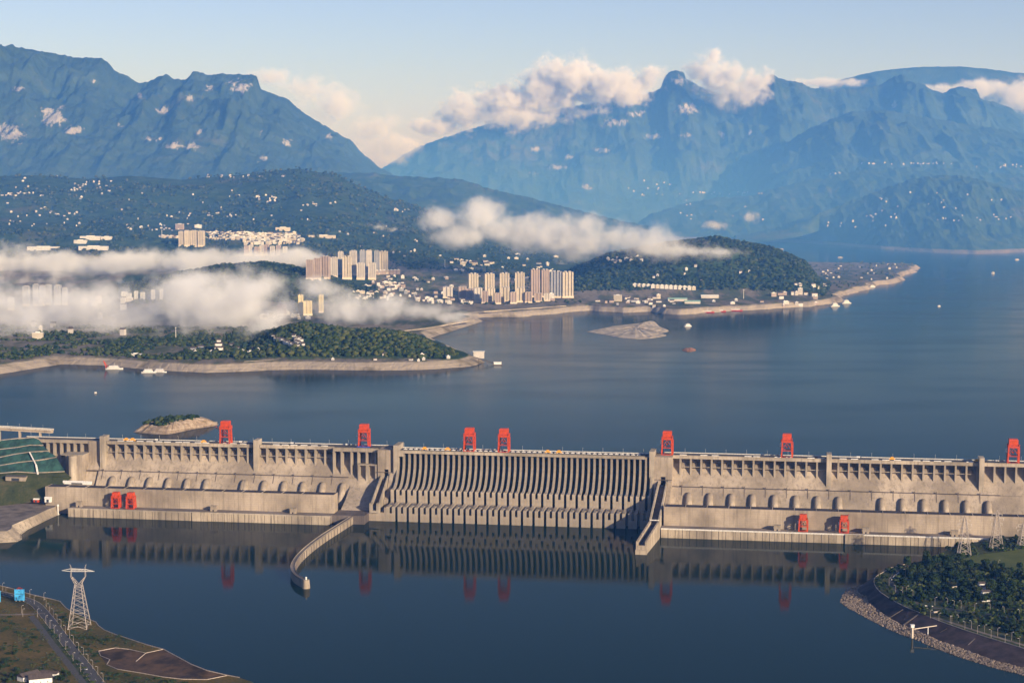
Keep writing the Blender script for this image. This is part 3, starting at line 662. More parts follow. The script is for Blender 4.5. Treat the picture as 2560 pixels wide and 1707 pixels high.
BUMP = [([(520, 815), (560, 798), (600, 778), (640, 760), (690, 746), (740, 754), (800, 764), (870, 764), (930, 776), (1000, 795), (1050, 813), (1085, 829)], 5500, 270, 340),
        ([(262, 700), (290, 660), (400, 630), (500, 612), (600, 604), (650, 610), (700, 622), (760, 640), (800, 662), (850, 690), (870, 705)], 7450, 330, 380),
        ([(1270, 672), (1300, 635), (1340, 610), (1400, 585), (1500, 565), (1600, 552), (1650, 546), (1700, 557), (1760, 566), (1800, 580), (1850, 602), (1880, 640), (1900, 668), (1915, 690)], 8350, 470, 560)]
def elev(X, Y):
    X = np.asarray(X, float); Y = np.asarray(Y, float)
    sd = signed(X, Y); x = xcol(X/Y)
    far = np.clip((x-1080)/60, 0, 1); sd = sd+far*(fbm(X/240, Y/240, 4, 15)*70+fbm(X/70, Y/70, 3, 16)*16)+(1-far)*fbm(X/150, Y/150, 4, 17)*13
    wob = fbm(X/60, Y/60, 3, 5)*6
    z = ZR+np.clip((sd+wob*np.clip(sd/60, 0, 1))*(.5+.45*far), -40, 21)+np.clip((sd-60)*.012, 0, 14)
    wood = np.zeros_like(z)
    zc_ = zrow(x, np.interp(x, *zip(*CREST)), 10500.0)
    t = np.clip((Y-6900)/3600, 0, 1)
    n = fbm(X/800, Y/600, 5, 71, True)*.6+fbm(X/230, Y/230, 4, 77)*.4
    up = np.maximum(zc_-115, 0)
    z = z+np.where(sd > 0, up*t**1.75+n*np.minimum(up*.16, 60)*np.clip(t*2, 0, 1)*np.clip((1.0-t)*8, .12, 1), 0)-np.clip(Y-10500, 0, 9000)*.28
    wood = np.maximum(wood, np.clip((t-.38)*6, 0, 1)*np.clip(up/150, 0, 1))
    for tab, dr, wf, wb in BUMP:
        zr_ = zrow(x, np.interp(x, *zip(*tab)), dr)
        fade = np.clip((x-tab[0][0])/25, 0, 1)*np.clip((tab[-1][0]-x)/25, 0, 1)
        p = np.exp(-((Y-dr)/np.where(Y < dr, wf, wb))**2)*fade
        p = np.clip((p-.06)/.94, 0, 1)
        b = np.maximum(zr_-z, 0)*p
        nz = fbm(X/120, Y/120, 4, 91)*.22*np.clip((1-p)*3, .1, 1)
        z = np.where(sd > 0, z+b*(1+nz)*np.clip((sd-70)/60, 0, 1), z); wood = np.maximum(wood, np.clip(p*4-.15, 0, 1))
    return z, wood, sd
uu = np.linspace(float(ucol(-160)), float(ucol(2140)), 640)
dd = np.concatenate([np.linspace(4650, 6200, 150), np.linspace(6215, 9000, 120), np.linspace(9050, 14500, 70)])
UU, DD = np.meshgrid(uu, dd); Z_, W_, S_ = elev(UU*DD, DD)
k = NT('shore_land'); P = k.n('NewGeometry').outputs['Position']
a_ = k.noise(P, .0022, 6, .62); b_ = k.noise(P, .016, 5, .68); c_ = k.noise(k.scaled(P, (.02, .006, .02)), 1.0, 4, .7)
at = k.n('Attribute', attribute_name='wood').outputs['Fac']
fields = k.ramp(k.math('ADD', k.math('MULTIPLY', c_, .6), k.math('MULTIPLY', a_, .4)), [(.34, (.05, .075, .035)), (.46, (.09, .10, .055)), (.52, (.17, .145, .11)), (.6, (.22, .19, .155)), (.68, (.07, .09, .05))])
woods = k.ramp(b_, [(.3, (.012, .030, .014)), (.5, (.032, .06, .024)), (.72, (.07, .10, .04))])
clear = k.mix(k.math('MULTIPLY', k.smooth(a_, .56, .68), .6), woods, (.12, .105, .065))
col = k.mix(k.smooth(k.math('ADD', at, k.math('MULTIPLY', k.math('SUBTRACT', b_, .5), .8)), .25, .6), fields, clear)
sx = k.n('SeparateXYZ'); k.l(P, sx.inputs[0])
zz = k.math('ADD', sx.outputs[2], k.math('MULTIPLY', k.math('SUBTRACT', a_, .5), 12))
st = k.noise(k.scaled(P, (.003, .003, .6)), 1.0, 3, .6)
band = k.mix(k.smooth(st, .36, .64), (.29, .245, .195), (.37, .31, .245)); band = k.mix(k.smooth(k.noise(P, .006, 4, .6), .5, .66), band, (.15, .125, .085))
col = k.mix(k.smooth(zz, 103, 106.5, 1, 0), col, band)
k.bsdf(col, .95, .08, b_, 1.0, 14)
M['shore'] = k.m
land = grid_obj('ground', UU*DD, DD, Z_, M['shore'], {'wood': W_}); TERR.append(land)
def bvh_of(o):
    me = o.data; n = len(me.vertices); co = np.empty(n*3, np.float32); me.vertices.foreach_get('co', co)
    q = np.empty(len(me.polygons)*4, np.int32); me.loops.foreach_get('vertex_index', q)
    return BVHTree.FromPolygons(co.reshape(-1, 3).tolist(), q.reshape(-1, 4).tolist())
BV = [bvh_of(o) for o in TERR]
def cast(x, y):
    """ground point seen at photo position (x, y), 2352 scale"""
    d = Vector(ray(x*K, y*K)).normalized(); best = None
    for b in BV:
        h = b.ray_cast(Vector((0, 0, H)), d)
        if h[0] is not None and (best is None or h[3] < best[1]): best = (h[0], h[3])
    return best[0] if best else None
# ------------------------------------------------------------------ air
def volume_mat(name, color, dens, absorb=(1, 1, 1), g=0.0):
    k = NT(name); v = k.n('VolumePrincipled'); v.inputs['Color'].default_value = (*color, 1); v.inputs['Density'].default_value = dens
    v.inputs['Absorption Color'].default_value = (*absorb, 1); v.inputs['Anisotropy'].default_value = g
    k.l(v.outputs[0], k.out.inputs['Volume']); return k.m
HAZE = MB().box(-14000, 14000, -400, 28500, -12, 2200)
tag(HAZE.build('haze', volume_mat('haze_air', (.11, .36, 1.0), 2.3e-5)), kind='stuff')

# thin mist lying in the valleys before the mountains; soft on every side
k = NT('valley_mist'); P = k.n('NewGeometry').outputs['Position']; sx = k.n('SeparateXYZ'); k.l(P, sx.inputs[0])
fy = k.math('MULTIPLY', k.smooth(sx.outputs[1], 4300, 12500), k.smooth(sx.outputs[1], 23000, 25500, 1, 0))
fz = k.math('ADD', k.math('MULTIPLY', k.smooth(sx.outputs[2], 150, 1100, 1, 0), .75), k.math('MULTIPLY', k.smooth(sx.outputs[2], 900, 2100, 1, 0), .45))
de = k.math('MULTIPLY', k.math('MULTIPLY', fy, fz), 1.6e-4)
v = k.n('VolumePrincipled'); v.inputs['Color'].default_value = (.11, .345, 1.0, 1); v.inputs['Absorption Color'].default_value = (1, 1, 1, 1); k.l(de, v.inputs['Density']); k.l(v.outputs[0], k.out.inputs['Volume'])
k.m.cycles.volume_step_rate = 2.5
tag(MB().box(-11000, 11000, 4250, 25600, -11, 2150).build('mist', k.m), 'thin blue mist filling the valleys before the mountains', 'mist', kind='stuff')
# ------------------------------------------------------------------ bank beside the dam: terraces, quay, revetment, bridge
M['net'] = mat_plain('green_netting', (.028, .075, .058), .9, .45, .08)
M['scrub'] = mat_green('scrub', [(.32, (.022, .03, .012)), (.5, (.05, .06, .022)), (.66, (.10, .085, .04))], .03, .25)
M['earth'] = mat_plain('dark_earth', (.075, .045, .036), .95, .4, .06)
M['quay'] = mat_plain('quay_ground', (.16, .13, .105), .95, .4, .05)
def dpt(xy, n): t, n, z = onn(*xy, n); return d2w(t, n, z)
rows = [(2, [(-300, 380), (0, 362), (150, 346), (300, 336), (345, 348)]), (20, [(-300, 465), (0, 442), (150, 425), (270, 405), (385, 405)]), (38, [(-300, 540), (0, 512), (130, 485), (265, 466), (430, 455)]),
        (56, [(-300, 615), (0, 585), (150, 560), (330, 540), (505, 512)]), (76, [(-300, 690), (0, 655), (150, 642), (300, 652), (575, 640)])]
R3 = [[dpt(zl(*p), n) for p in q] for n, q in rows]
def strip(a, b, mb=None):
    mb = mb or MB(); n = len(a); return mb.add(list(a)+list(b), [(i, i+n, i+n+1, i+1) for i in range(n-1)])
emb = MB()
for i in range(4):
    up = R3[i]; lo = [p+Vector((0, 0, 0)) for p in R3[i+1]]
    strip([p-Vector((0, 0, .6)) for p in up], [p+Vector((0, 4, .8)) for p in lo], emb)
    strip([p+Vector((0, 4, .8)) for p in lo], [p+Vector((0, 0, .8)) for p in lo], emb)
struct('embankment', emb, M['net'])
for i, q in enumerate(R3):
    m = MB()
    for a, b in zip(q[:-1], q[1:]): m.bar(a+Vector((0, 0, 1.2)), b+Vector((0, 0, 1.2)), 1.6, 1.4)
    tag(m.build('berm_kerb', M['conc_pale']), 'pale kerb edging the '+('top', 'second', 'third', 'fourth', 'lowest')[i]+' terrace of the green netted slope', 'kerb', 'pale kerbs of the netted slope')
a, b, c = dpt(zl(265, 466), 38.5), dpt(zl(325, 585), 64), dpt(zl(340, 665), 78)
tag(MB().bar(a+Vector((0, -2, 1)), b+Vector((0, -2, 1.5)), 2.4, 1.2).bar(b+Vector((0, -2, 1.5)), c+Vector((0, -2, 1.5)), 3.4, 1.2).build('drain_channel', M['rail']), 'pale drain running down the green netted slope', 'drain')
r5 = [dpt(zl(*p), 90) for p in ((-300, 730), (0, 700), (150, 690), (300, 692), (640, 690))]
r6 = [dpt(zl(*p), 128) for p in ((-300, 960), (60, 940), (200, 920), (300, 905), (372, 900))]
sb = MB(); strip(R3[4], r5, sb); strip(r5, [p+Vector((0, 0, 0)) for p in r6], sb)
struct('bank_slope', sb, M['scrub'])
qz = 14.6
qpts = [(-300, 950), (60, 936), (200, 916), (300, 902), (385, 905), (500, 946), (420, 976), (300, 1032), (180, 1082), (105, 1114), (95, 1150), (55, 1168), (-300, 1172)]
qw = [onz(*zl(*p), qz) for p in qpts]
struct('quay_ground', MB().prism([(p.x, p.y) for p in qw], -4, qz), M['quay'])
top = [(502, 948), (420, 977), (300, 1034), (180, 1084), (107, 1116), (98, 1150), (57, 1170), (-300, 1176)]
bot = [(530, 1018), (440, 1058), (330, 1112), (245, 1154), (184, 1200), (192, 1240), (150, 1262), (-300, 1290)]
T = [onz(*zl(*p), qz+.4) for p in top]; B = [onz(*zl(*p), -.6) for p in bot]
rv = tag(empty('revetment'), 'sloping concrete revetment curving round the quay at the water edge', 'revetment')
strip(T, B).build('slope_face', M['conc_tail'], rv)
m = MB()
for a, b in zip(T[:-1], T[1:]): m.bar(a, b, 1.4, 1.6)
m.build('coping', M['conc_pale'], rv)
m = MB()
for a, b in zip(B[:-1], B[1:]): m.bar(a+Vector((0, 0, 1.2)), b+Vector((0, 0, 1.2)), 1.6, 1.6)
m.build('toe_kerb', M['conc_pale'], rv)
# masonry block and abutment pieces against the slope
ab = tag(empty('abutment_block', d2w(-890, 20, 50), TILT), 'pale concrete abutment block with rounded corner between netted slope and dam', 'abutment')
p0, p1 = onn(*zl(588, 640), 34), onn(*zl(735, 640), 34); zt = onn(*zl(600, 490), 34)[2]
MB().box(p0[0]+890, p1[0]+890, -14, 22, p0[2]-70, zt-50).build('wall', M['conc'], ab)
MB().tube([(p0[0]+904, -14, p0[2]-70), (p0[0]+904, -14, zt-50.3)], 9, 20).build('rounded_corner', M['conc_pale'], ab)
MB().box(p0[0]+880, p1[0]+892, -15, 23, zt-49.98, zt-48.6).build('coping', M['conc_pale'], ab)
# approach bridge
br = tag(empty('approach_bridge'), 'pale concrete approach bridge behind the end of the dam crest', 'bridge')
a0, a1 = dpt(zl(-260, 226), -48), dpt(zl(468, 268), -48)
dz = onn(*zl(300, 250), -48)[2]-onn(*zl(300, 300), -48)[2]
MB().bar(a0, a1, 14, 2.2).build('deck', M['conc_pale'], br)
off = Vector((NX, NY, 0))
for k, (s, zz) in enumerate(((6.6, 1.6), (-6.6, 1.6))): MB().bar(a0+off*s+Vector((0, 0, zz)), a1+off*s+Vector((0, 0, zz)), .7, 1.3).build('parapet', M['rail'], br)
MB().bar(a0+Vector((0, 0, -3.4)), a1+Vector((0, 0, -3.4)), 8, 4.4).build('box_girder', M['conc'], br)
for k in range(4):
    p = a0.lerp(a1, (k+.4)/4); MB().box(-1.6, 1.6, -4, 4, -34, -5.7).build('pier', M['conc'], br, tuple(p))
for k in range(7):
    p = a0.lerp(a1, (k+.3)/7)+off*6
    crest_thing('street_lamp', lampm, *w2d(p)[:2], p.z+1, 'lamp post on the pale approach bridge', 'street lamp', 'lamp posts on the approach bridge')
# sheds on the bank
def shed(x, y, n, w, d, h, lab, roofm, wallm):
    p = onn(*zl(x, y), n); o = tag(empty('shed', d2w(p[0], n, p[2]-.5), TILT), lab, 'shed')
    MB().box(-w/2, w/2, -d/2, d/2, 0, h).build('wall', wallm, o)
    MB().prof([(-d/2-.8, h+.02), (d/2+.8, h+.02), (0, h+2.4)], -w/2-.8, w/2+.8).build('roof', roofm, o)
    MB().box(-w*.2, w*.2, -d/2-.05, -d/2-.01, .2, h*.7).build('door', M['glass_dark'], o); return o
shed(150, 712, 92, 40, 14, 8, 'long grey roofed shed at the foot of the netted slope', M['asphalt'], M['conc'])
shed(690, 745, 96, 56, 6, 4, 'low flat white shed behind the near end of the powerhouse', M['white'], M['white'])
shed(430, 905, 140, 12, 6, 8, 'small white hut against the powerhouse end wall', M['white'], M['white'])
shed(325, 905, 131, 10, 5, 5, 'tiny white hut beside the powerhouse shadow', M['white'], M['red_dark'])
# white gauge post by the wharf corner
g = onz(*zl(520, 1020), 0); gp_ = tag(empty('gauge_post', (g.x, g.y-2, 0)), 'white water gauge post at the corner of wharf and quay', 'gauge post')
MB().tube([(0, 0, -6), (0, 0, 17)], 1.1, 12).build('shaft', M['white'], gp_); MB().tube([(0, 0, 17.02), (0, 0, 19.5), (0, 0, 20.6)], [1.9, 1.9, .4], 12).build('cap', M['white'], gp_)

# ------------------------------------------------------------------ islets
def islet(name, cx, cyy, pts, z0, prof, m, seed):
    """pts: outline on the water in photo zoom points; prof: (scale, height) rings"""
    W_ = [onz(*p, z0) for p in pts]; c = sum(W_, Vector())/len(W_)
    P = smooth_path([(p.x, p.y) for p in W_]+[(W_[0].x, W_[0].y)], 5)[:-1]; n = len(P); rr = random.Random(seed)
    mb = MB(); jit = [rr.uniform(-1, 1) for _ in range(n)]
    for s, h in prof:
        mb.v += [(c.x+(p.x-c.x)*(s+.04*jit[i]*(0 < s < 1)), c.y+(p.y-c.y)*(s+.04*jit[(i*7) % n]*(0 < s < 1)), z0+h+(1.6*jit[(i*3) % n] if 0 < s < .97 else 0)) for i, p in enumerate(P)]
    for k_ in range(len(prof)-1): mb.f += [(k_*n+i, k_*n+(i+1) % n, (k_+1)*n+(i+1) % n, (k_+1)*n+i) for i in range(n)]
    mb.f.append(tuple((len(prof)-1)*n+i for i in range(n)))
    o = mb.build(name, m); return o, c, P
k = NT('islet_rock'); P_ = k.n('NewGeometry').outputs['Position']; a_ = k.noise(P_, .09, 5, .7); b_ = k.noise(k.scaled(P_, (.02, .02, .55)), 1.0, 4, .6)
c_ = k.ramp(k.math('ADD', k.math('MULTIPLY', a_, .55), k.math('MULTIPLY', b_, .45)), [(.34, (.10, .085, .045)), (.47, (.26, .19, .13)), (.6, (.42, .34, .26))])
sx = k.n('SeparateXYZ'); k.l(P_, sx.inputs[0]); c_ = k.mix(k.smooth(sx.outputs[2], 87, 89.5, .55, 0), c_, (.10, .075, .06)); k.bsdf(c_, .95, .1, a_, .8, 2); M['islet'] = k.m
isl, ic, iP = islet('islet', 0, 0, [zl(*p) for p in ((1188, 284), (1290, 296), (1400, 304), (1500, 304), (1590, 288), (1680, 268), (1780, 250), (1930, 226), (1935, 206), (1860, 206), (1740, 222), (1600, 232), (1450, 240), (1330, 256), (1240, 272))], ZR,
                    [(1.02, -4), (1, .3), (.94, 3.5), (.84, 9), (.7, 15), (.52, 19), (.25, 21)], M['islet'], 3)
tag(isl, 'small rocky islet with a wooded top just upstream of the dam', 'islet')
M['leaf'] = mat_green('leaf', [(.26, (.007, .015, .006)), (.46, (.020, .038, .012)), (.62, (.045, .062, .018)), (.80, (.085, .090, .03))], .03, .5, True)
ICO = None
def ico():
    global ICO
    if ICO is None:
        import bmesh
        b = bmesh.new(); bmesh.ops.create_icosphere(b, subdivisions=1, radius=1); b.verts.ensure_lookup_table()
        ICO = (np.array([v.co[:] for v in b.verts]), np.array([[v.index for v in f.verts] for f in b.faces])); b.free()
    return ICO
def clumps(name, pts, rmin, rmax, m, seed=0, flat=.8):
    """many small uneven crowns as one far-off wood"""
    V, Fc = ico(); n = len(pts); rs = np.random.RandomState(seed)
    r = (rmin+(rmax-rmin)*rs.uniform(0, 1, n)**2.2)[:, None, None]; jit = rs.uniform(.62, 1.3, (n, len(V), 1))
    co = V[None]*jit*r*np.array([1, 1, flat])*rs.uniform(.8, 1.25, (n, 1, 3))+np.array(pts)[:, None, :]+np.array([0, 0, 1])*r*.45
    q = (Fc[None]+(np.arange(n)*len(V))[:, None, None]).reshape(-1, 3)
    me = bpy.data.meshes.new(name); me.vertices.add(n*len(V)); me.vertices.foreach_set('co', co.reshape(-1))
    me.loops.add(q.size); me.loops.foreach_set('vertex_index', q.ravel().astype(np.int32)); me.polygons.add(len(q))
    me.polygons.foreach_set('loop_start', np.arange(0, q.size, 3, dtype=np.int32)); me.polygons.foreach_set('loop_total', np.full(len(q), 3, dtype=np.int32))
    me.update(calc_edges=True); at = me.attributes.new('tint', 'FLOAT', 'POINT'); at.data.foreach_set('value', np.repeat(rs.uniform(-1, 1, n), len(V)).astype(np.float32)); me.materials.append(m); return link(name, me)
rs = np.random.RandomState(4); pts = []
while len(pts) < 260:
    p = iP[rs.randint(len(iP))]; s = rs.uniform(0, 1)**.6*.66
    q = (ic.x+(p.x-ic.x)*s-9, ic.y+(p.y-ic.y)*s, ZR+20.5-6*max(0, s-.45)/.21); pts.append(q)
tag(clumps('islet_trees', pts, 2.6, 7.5, M['leaf'], 5), 'low dark green trees covering the islet top', 'trees', kind='stuff')
pt = onz(*zl(1920, 216), ZR)
tag(MB().bar((pt.x-44, pt.y-6, ZR+5), (pt.x+2, pt.y+2, ZR+5), 5, 1.2).box(pt.x-3, pt.x+3, pt.y-2, pt.y+6, ZR-4, ZR+5.6).box(pt.x-22, pt.x-19, pt.y-5, pt.y, ZR-4, ZR+4.3).build('landing_stage', M['conc_pale']), 'pale landing stage at the tip of the rocky islet', 'landing stage')
def q2(x, y): return (x*K, y*K)
iso, c2, P2 = islet('rock_island', 0, 0, [q2(*p) for p in ((1347, 762), (1390, 769), (1430, 776), (1480, 778), (1530, 771), (1515, 766), (1536, 760), (1515, 750), (1500, 738), (1470, 742), (1420, 748), (1385, 754))], ZR,
             [(1.03, -5), (1, .6), (.88, 3.4), (.8, 3.7), (.72, 6.5), (.6, 6.8), (.52, 8.4), (.36, 8.7), (.28, 10.5), (.1, 10.8)], mat_plain('pale_island_rock', (.40, .335, .26), .95, .35, .04), 8)
tag(iso, 'bare terraced rock island in the bay with a white building', 'rock island')
iso, c3_, P3 = islet('sandbank', 0, 0, [q2(*p) for p in ((1566, 805), (1582, 808), (1598, 805), (1592, 800), (1574, 800))], ZR, [(1.05, -3), (1, .3), (.7, 3), (.3, 5)], mat_plain('red_sand', (.30, .15, .10), .95, .3, .05), 9)
tag(iso, 'low reddish sandbank in the open reservoir', 'sandbank')
# woods on the far shore
def wood(name, label, xr, dr, n, rmin, rmax, seed, thr=.3):
    rs = np.random.RandomState(seed); x = rs.uniform(*xr, n*4); d = rs.uniform(*dr, n*4); X = ucol(x)*d
    z, w, sd = elev(X, d); ok = (w > thr) & (sd > 75) & (fbm(X/220, d/220, 4, seed+60) > (-.1 if seed == 24 else -.45)); X, d, z = X[ok][:n], d[ok][:n], z[ok][:n]
    return tag(clumps(name, list(zip(X, d, z)), rmin, rmax, M['leaf'], seed), label, 'woodland', kind='stuff')
wood('woodland', 'dark wooded point of the peninsula above its bare shore', (530, 1095), (5170, 5900), 4200, 3.4, 10.5, 21, .12)
wood('woodland', 'dark wooded hill rising between the two fog banks', (262, 870), (6900, 7700), 4500, 4, 10.5, 22)
wood('woodland', 'dark wooded hill behind the far waterfront', (1270, 1915), (7500, 8700), 6500, 4, 11, 23)
wood('woodland', 'broken woods on the long slope above the town', (-140, 1010), (8300, 10500), 5000, 4, 12, 24, .3)
rs = np.random.RandomState(31); x = rs.uniform(-140, 560, 5200); d = rs.uniform(5140, 6100, 5200); X = ucol(x)*d; z, w, sd = elev(X, d)
ok = (sd > 60) & (fbm(X/130, d/130, 3, 5)+.25*np.exp(-((sd-110)/60)**2) > -.02)
tag(clumps('woodland', list(zip(X[ok], d[ok], z[ok])), 4, 8.5, M['leaf'], 9), 'tree belts between the fog bank and the embankment road', 'woodland', kind='stuff')
# ------------------------------------------------------------------ town
def facade(name, wall, dark, fx=3.4, fz=3.1, lo=.42):
    k = NT(name); P = k.coord(); s = k.n('SeparateXYZ'); k.l(P, s.inputs[0])
    u = k.math('FRACT', k.math('DIVIDE', k.math('ADD', s.outputs[0], s.outputs[1]), fx)); v = k.math('FRACT', k.math('DIVIDE', s.outputs[2], fz))
    m = k.math('MULTIPLY', k.math('GREATER_THAN', u, lo), k.math('GREATER_THAN', v, .42))
    f = k.noise(P, .05, 3, .6)
    c = k.mix(k.smooth(f, .35, .65), tuple(x*.86 for x in wall), wall); k.bsdf(k.mix(k.math('MULTIPLY', m, .85), c, dark), .75, .3); return k.m
FM = {'cream': facade('cream_facade', (.64, .56, .44), (.16, .14, .13)), 'pale': facade('pale_facade', (.66, .60, .53), (.17, .17, .18)), 'pink': facade('pink_facade', (.47, .37, .32), (.13, .11, .11)),
      'grey': facade('grey_facade', (.40, .40, .42), (.12, .13, .15)), 'yellow': facade('yellow_facade', (.74, .61, .34), (.2, .16, .1)), 'white': facade('white_facade', (.66, .63, .59), (.22, .22, .22), 3.2, 3.1, .55)}
def tower(x, yt, yb, w, kind, label, group, d=None, depth=.9, fins=3):
    p = cast(x, yb) if d is None else None
    if p is None: p = oy(x, yb, d or 7600)
    m = p.y*K/F; W2 = w*m/2; hh = (yb-yt)*m*1.01; D2 = W2*depth
    o = tag(empty('apartment_tower', p, R.choice((0, .12, -.1))), label, 'tower block', group)
    b = MB(); n = fins*2+1; sw = 2*W2/n
    for i in range(n):
        dd = D2 if i % 2 == 0 else D2*.78
        b.box(-W2+i*sw, -W2+(i+1)*sw-.02, -dd, dd, -25, hh*(.955 if i % 2 else .97)+(i % 3)*.3)
    b.build('body', FM[kind], o)
    r = MB().box(-W2*.62, -W2*.16, -D2*.5, D2*.5, hh*.973, hh).box(W2*.16, W2*.62, -D2*.5, D2*.5, hh*.973, hh)
    r.build('roof_housing', FM['pale' if kind != 'yellow' else 'yellow'], o)
    MB().box(-W2*1.06, W2*1.06, -D2*1.08, -D2*1.001, -2, min(7, hh*.12)).build('podium', M['cream'], o)
    return o
def nth(i): return ('first', 'second', 'third', 'fourth', 'fifth', 'sixth', 'seventh', 'eighth', 'ninth', 'tenth', 'eleventh', 'twelfth', 'thirteenth', 'fourteenth')[i]
for i, (x, yt, yb) in enumerate(((1087, 627, 682), (1124, 627, 682), (1159, 626, 681), (1194, 625, 681))):
    tower(x, yt, yb, 22, 'cream', 'cream tower block, %s of four standing apart by the bay' % nth(i), 'cream tower blocks by the bay')
for i, (x, yt, w, kd, lab) in enumerate(((1229, 617, 20, 'pink', 'tallest brownish tower block beside the four cream ones'), (1252, 618, 18, 'pink', 'brownish tower block joined to the tallest one'), (1278, 622, 24, 'grey', 'grey shaded slab tower between two brownish towers'), (1303, 623, 25, 'cream', 'last striped cream tower at the edge of the wooded hill'))):
    tower(x, yt, 683, w, kd, lab, 'tall slab towers by the bay')
for i, (x, yt, yb, w, kd) in enumerate(((1029, 658, 684, 22, 'pale'), (1062, 657, 686, 18, 'pink'), (1080, 662, 690, 16, 'pink'), (1098, 660, 694, 18, 'pale'), (1114, 668, 697, 14, 'pink'), (1128, 661, 695, 17, 'cream'), (1143, 672, 698, 14, 'pink'), (1160, 659, 693, 20, 'cream'), (1179, 670, 697, 15, 'pink'), (1196, 660, 694, 19, 'cream'), (1214, 670, 695, 16, 'pink'), (1236, 672, 693, 18, 'pink'), (1256, 673, 691, 14, 'pale'))):
    tower(x, yt, yb, w, kd, '%s mid rise block, %s from the fog end of the waterfront row' % ({'pale': 'pale', 'pink': 'pinkish brown', 'cream': 'cream'}[kd], nth(i)), 'mid rise blocks in front of the towers', fins=2)
for i, (x, yt, yb, w, kd) in enumerate(((712, 596, 642, 16, 'pink'), (730, 592, 642, 16, 'pink'), (748, 588, 640, 20, 'pink'), (768, 590, 637, 15, 'pale'), (783, 577, 630, 12, 'pale'), (797, 588, 640, 21, 'cream'), (812, 575, 632, 15, 'pale'), (829, 603, 641, 18, 'pale'), (833, 574, 630, 13, 'grey'), (848, 574, 630, 13, 'pale'), (855, 603, 641, 17, 'pale'), (866, 575, 630, 12, 'grey'), (881, 576, 628, 20, 'cream'))):
    tower(x, yt, yb, w, kd, '%s tower in the inland cluster above the fog, %s from its fog end' % ({'pale': 'pale', 'pink': 'pinkish', 'cream': 'cream', 'grey': 'grey'}[kd], nth(i)), 'inland tower cluster')
for i, (x, yt, yb, w) in enumerate(((417, 531, 566, 11), (430, 529, 566, 12), (446, 529, 566, 14), (463, 530, 566, 14))):
    tower(x, yt, yb, w, 'cream', 'bright cream tower on the sunny terrace, %s of four' % nth(i), 'cream towers on the sunny terrace', fins=2)
for i, (x, yt, yb, w) in enumerate(((283, 669, 690, 8), (290, 670, 690, 6), (298, 673, 692, 8), (313, 668, 690, 8), (328, 671, 690, 9), (352, 665, 690, 8), (371, 664, 690, 7))):
    tower(x, yt, yb, w, 'white', 'slim white tower rising out of the fog below the dark hill, %s of seven' % nth(i), 'white towers rising from the fog', fins=1)
for i, (x, yt, yb, w) in enumerate(((62, 656, 702, 15), (84, 652, 702, 13), (98, 655, 702, 12), (112, 653, 700, 13), (134, 654, 700, 14), (150, 660, 700, 12), (26, 682, 712, 14))):
    tower(x, yt, yb, w, 'grey', 'grey tower half lost in the gap between fog banks, %s of seven' % nth(i), 'grey towers in the fog gap', fins=2)
tower(691, 676, 722, 12, 'yellow', 'tall slim yellow tower lit by the sun at the fog edge', None, fins=1)
tower(707, 690, 724, 20, 'yellow', 'wide yellow block beside the slim yellow tower', None, fins=2)
tower(648, 699, 723, 20, 'pink', 'squat pink block at the edge of the fog', None, fins=2)
tower(672, 690, 719, 10, 'grey', 'narrow grey block between the pink block and the yellow tower', None, fins=1)
tower(738, 676, 718, 10, 'yellow', 'pale yellow tower half veiled by the fog tongue', None, fins=1)
# low buildings
LOW = {}
def low_mesh(w, d, h, kind, roof):
    key = (kind, roof, round(w), round(d), round(h))
    if key not in LOW:
        me = bpy.data.meshes.new('town_house'); m = MB()
        m.box(-w/2, w/2, -d/2, d/2, -6, h); nw = len(m.f)
        if roof == 'gable': m.prof([(-d/2-.8, h+.02), (d/2+.8, h+.02), (0, h+d*.3)], -w/2-.6, w/2+.6)
        else: m.box(-w/2-.4, w/2+.4, -d/2-.4, d/2+.4, h+.02, h+1.0).box(-w*.2, w*.2, -d*.2, d*.2, h+1.02, h+3.6)
        me.from_pydata(m.v, [], m.f); me.materials.append(FM[kind] if kind in FM else M[kind]); me.materials.append(M['tile'] if roof == 'gable' else M['white'])
        me.polygons.foreach_set('material_index', [0]*nw+[1]*(len(m.f)-nw)); me.update(); LOW[key] = me
    return LOW[key]
def low(x, y, w, h, kind, roof, label, group, name='town_house', cat='house', rz=None, dep=None):
    p = cast(x, y)
    if p is None: return
    m = p.y*K/F
    o = link(name, low_mesh(w*m, dep or min(w*m, 14), h*m, kind, roof)); o.location = p; o.rotation_euler = (0, 0, R.uniform(-.25, .25) if rz is None else rz)
    return tag(o, label, cat, group)
def scatter(n, x0, x1, y0, y1, w, h, kinds, label, group, slope=0.0, roofs=('flat', 'gable'), **kw):
    for i in range(n):
        x = R.uniform(x0, x1); y = R.uniform(y0, y1)+(x-x0)*slope
        low(x, y, R.uniform(*w), R.uniform(*h), R.choice(kinds), R.choice(roofs), label, group, **kw)
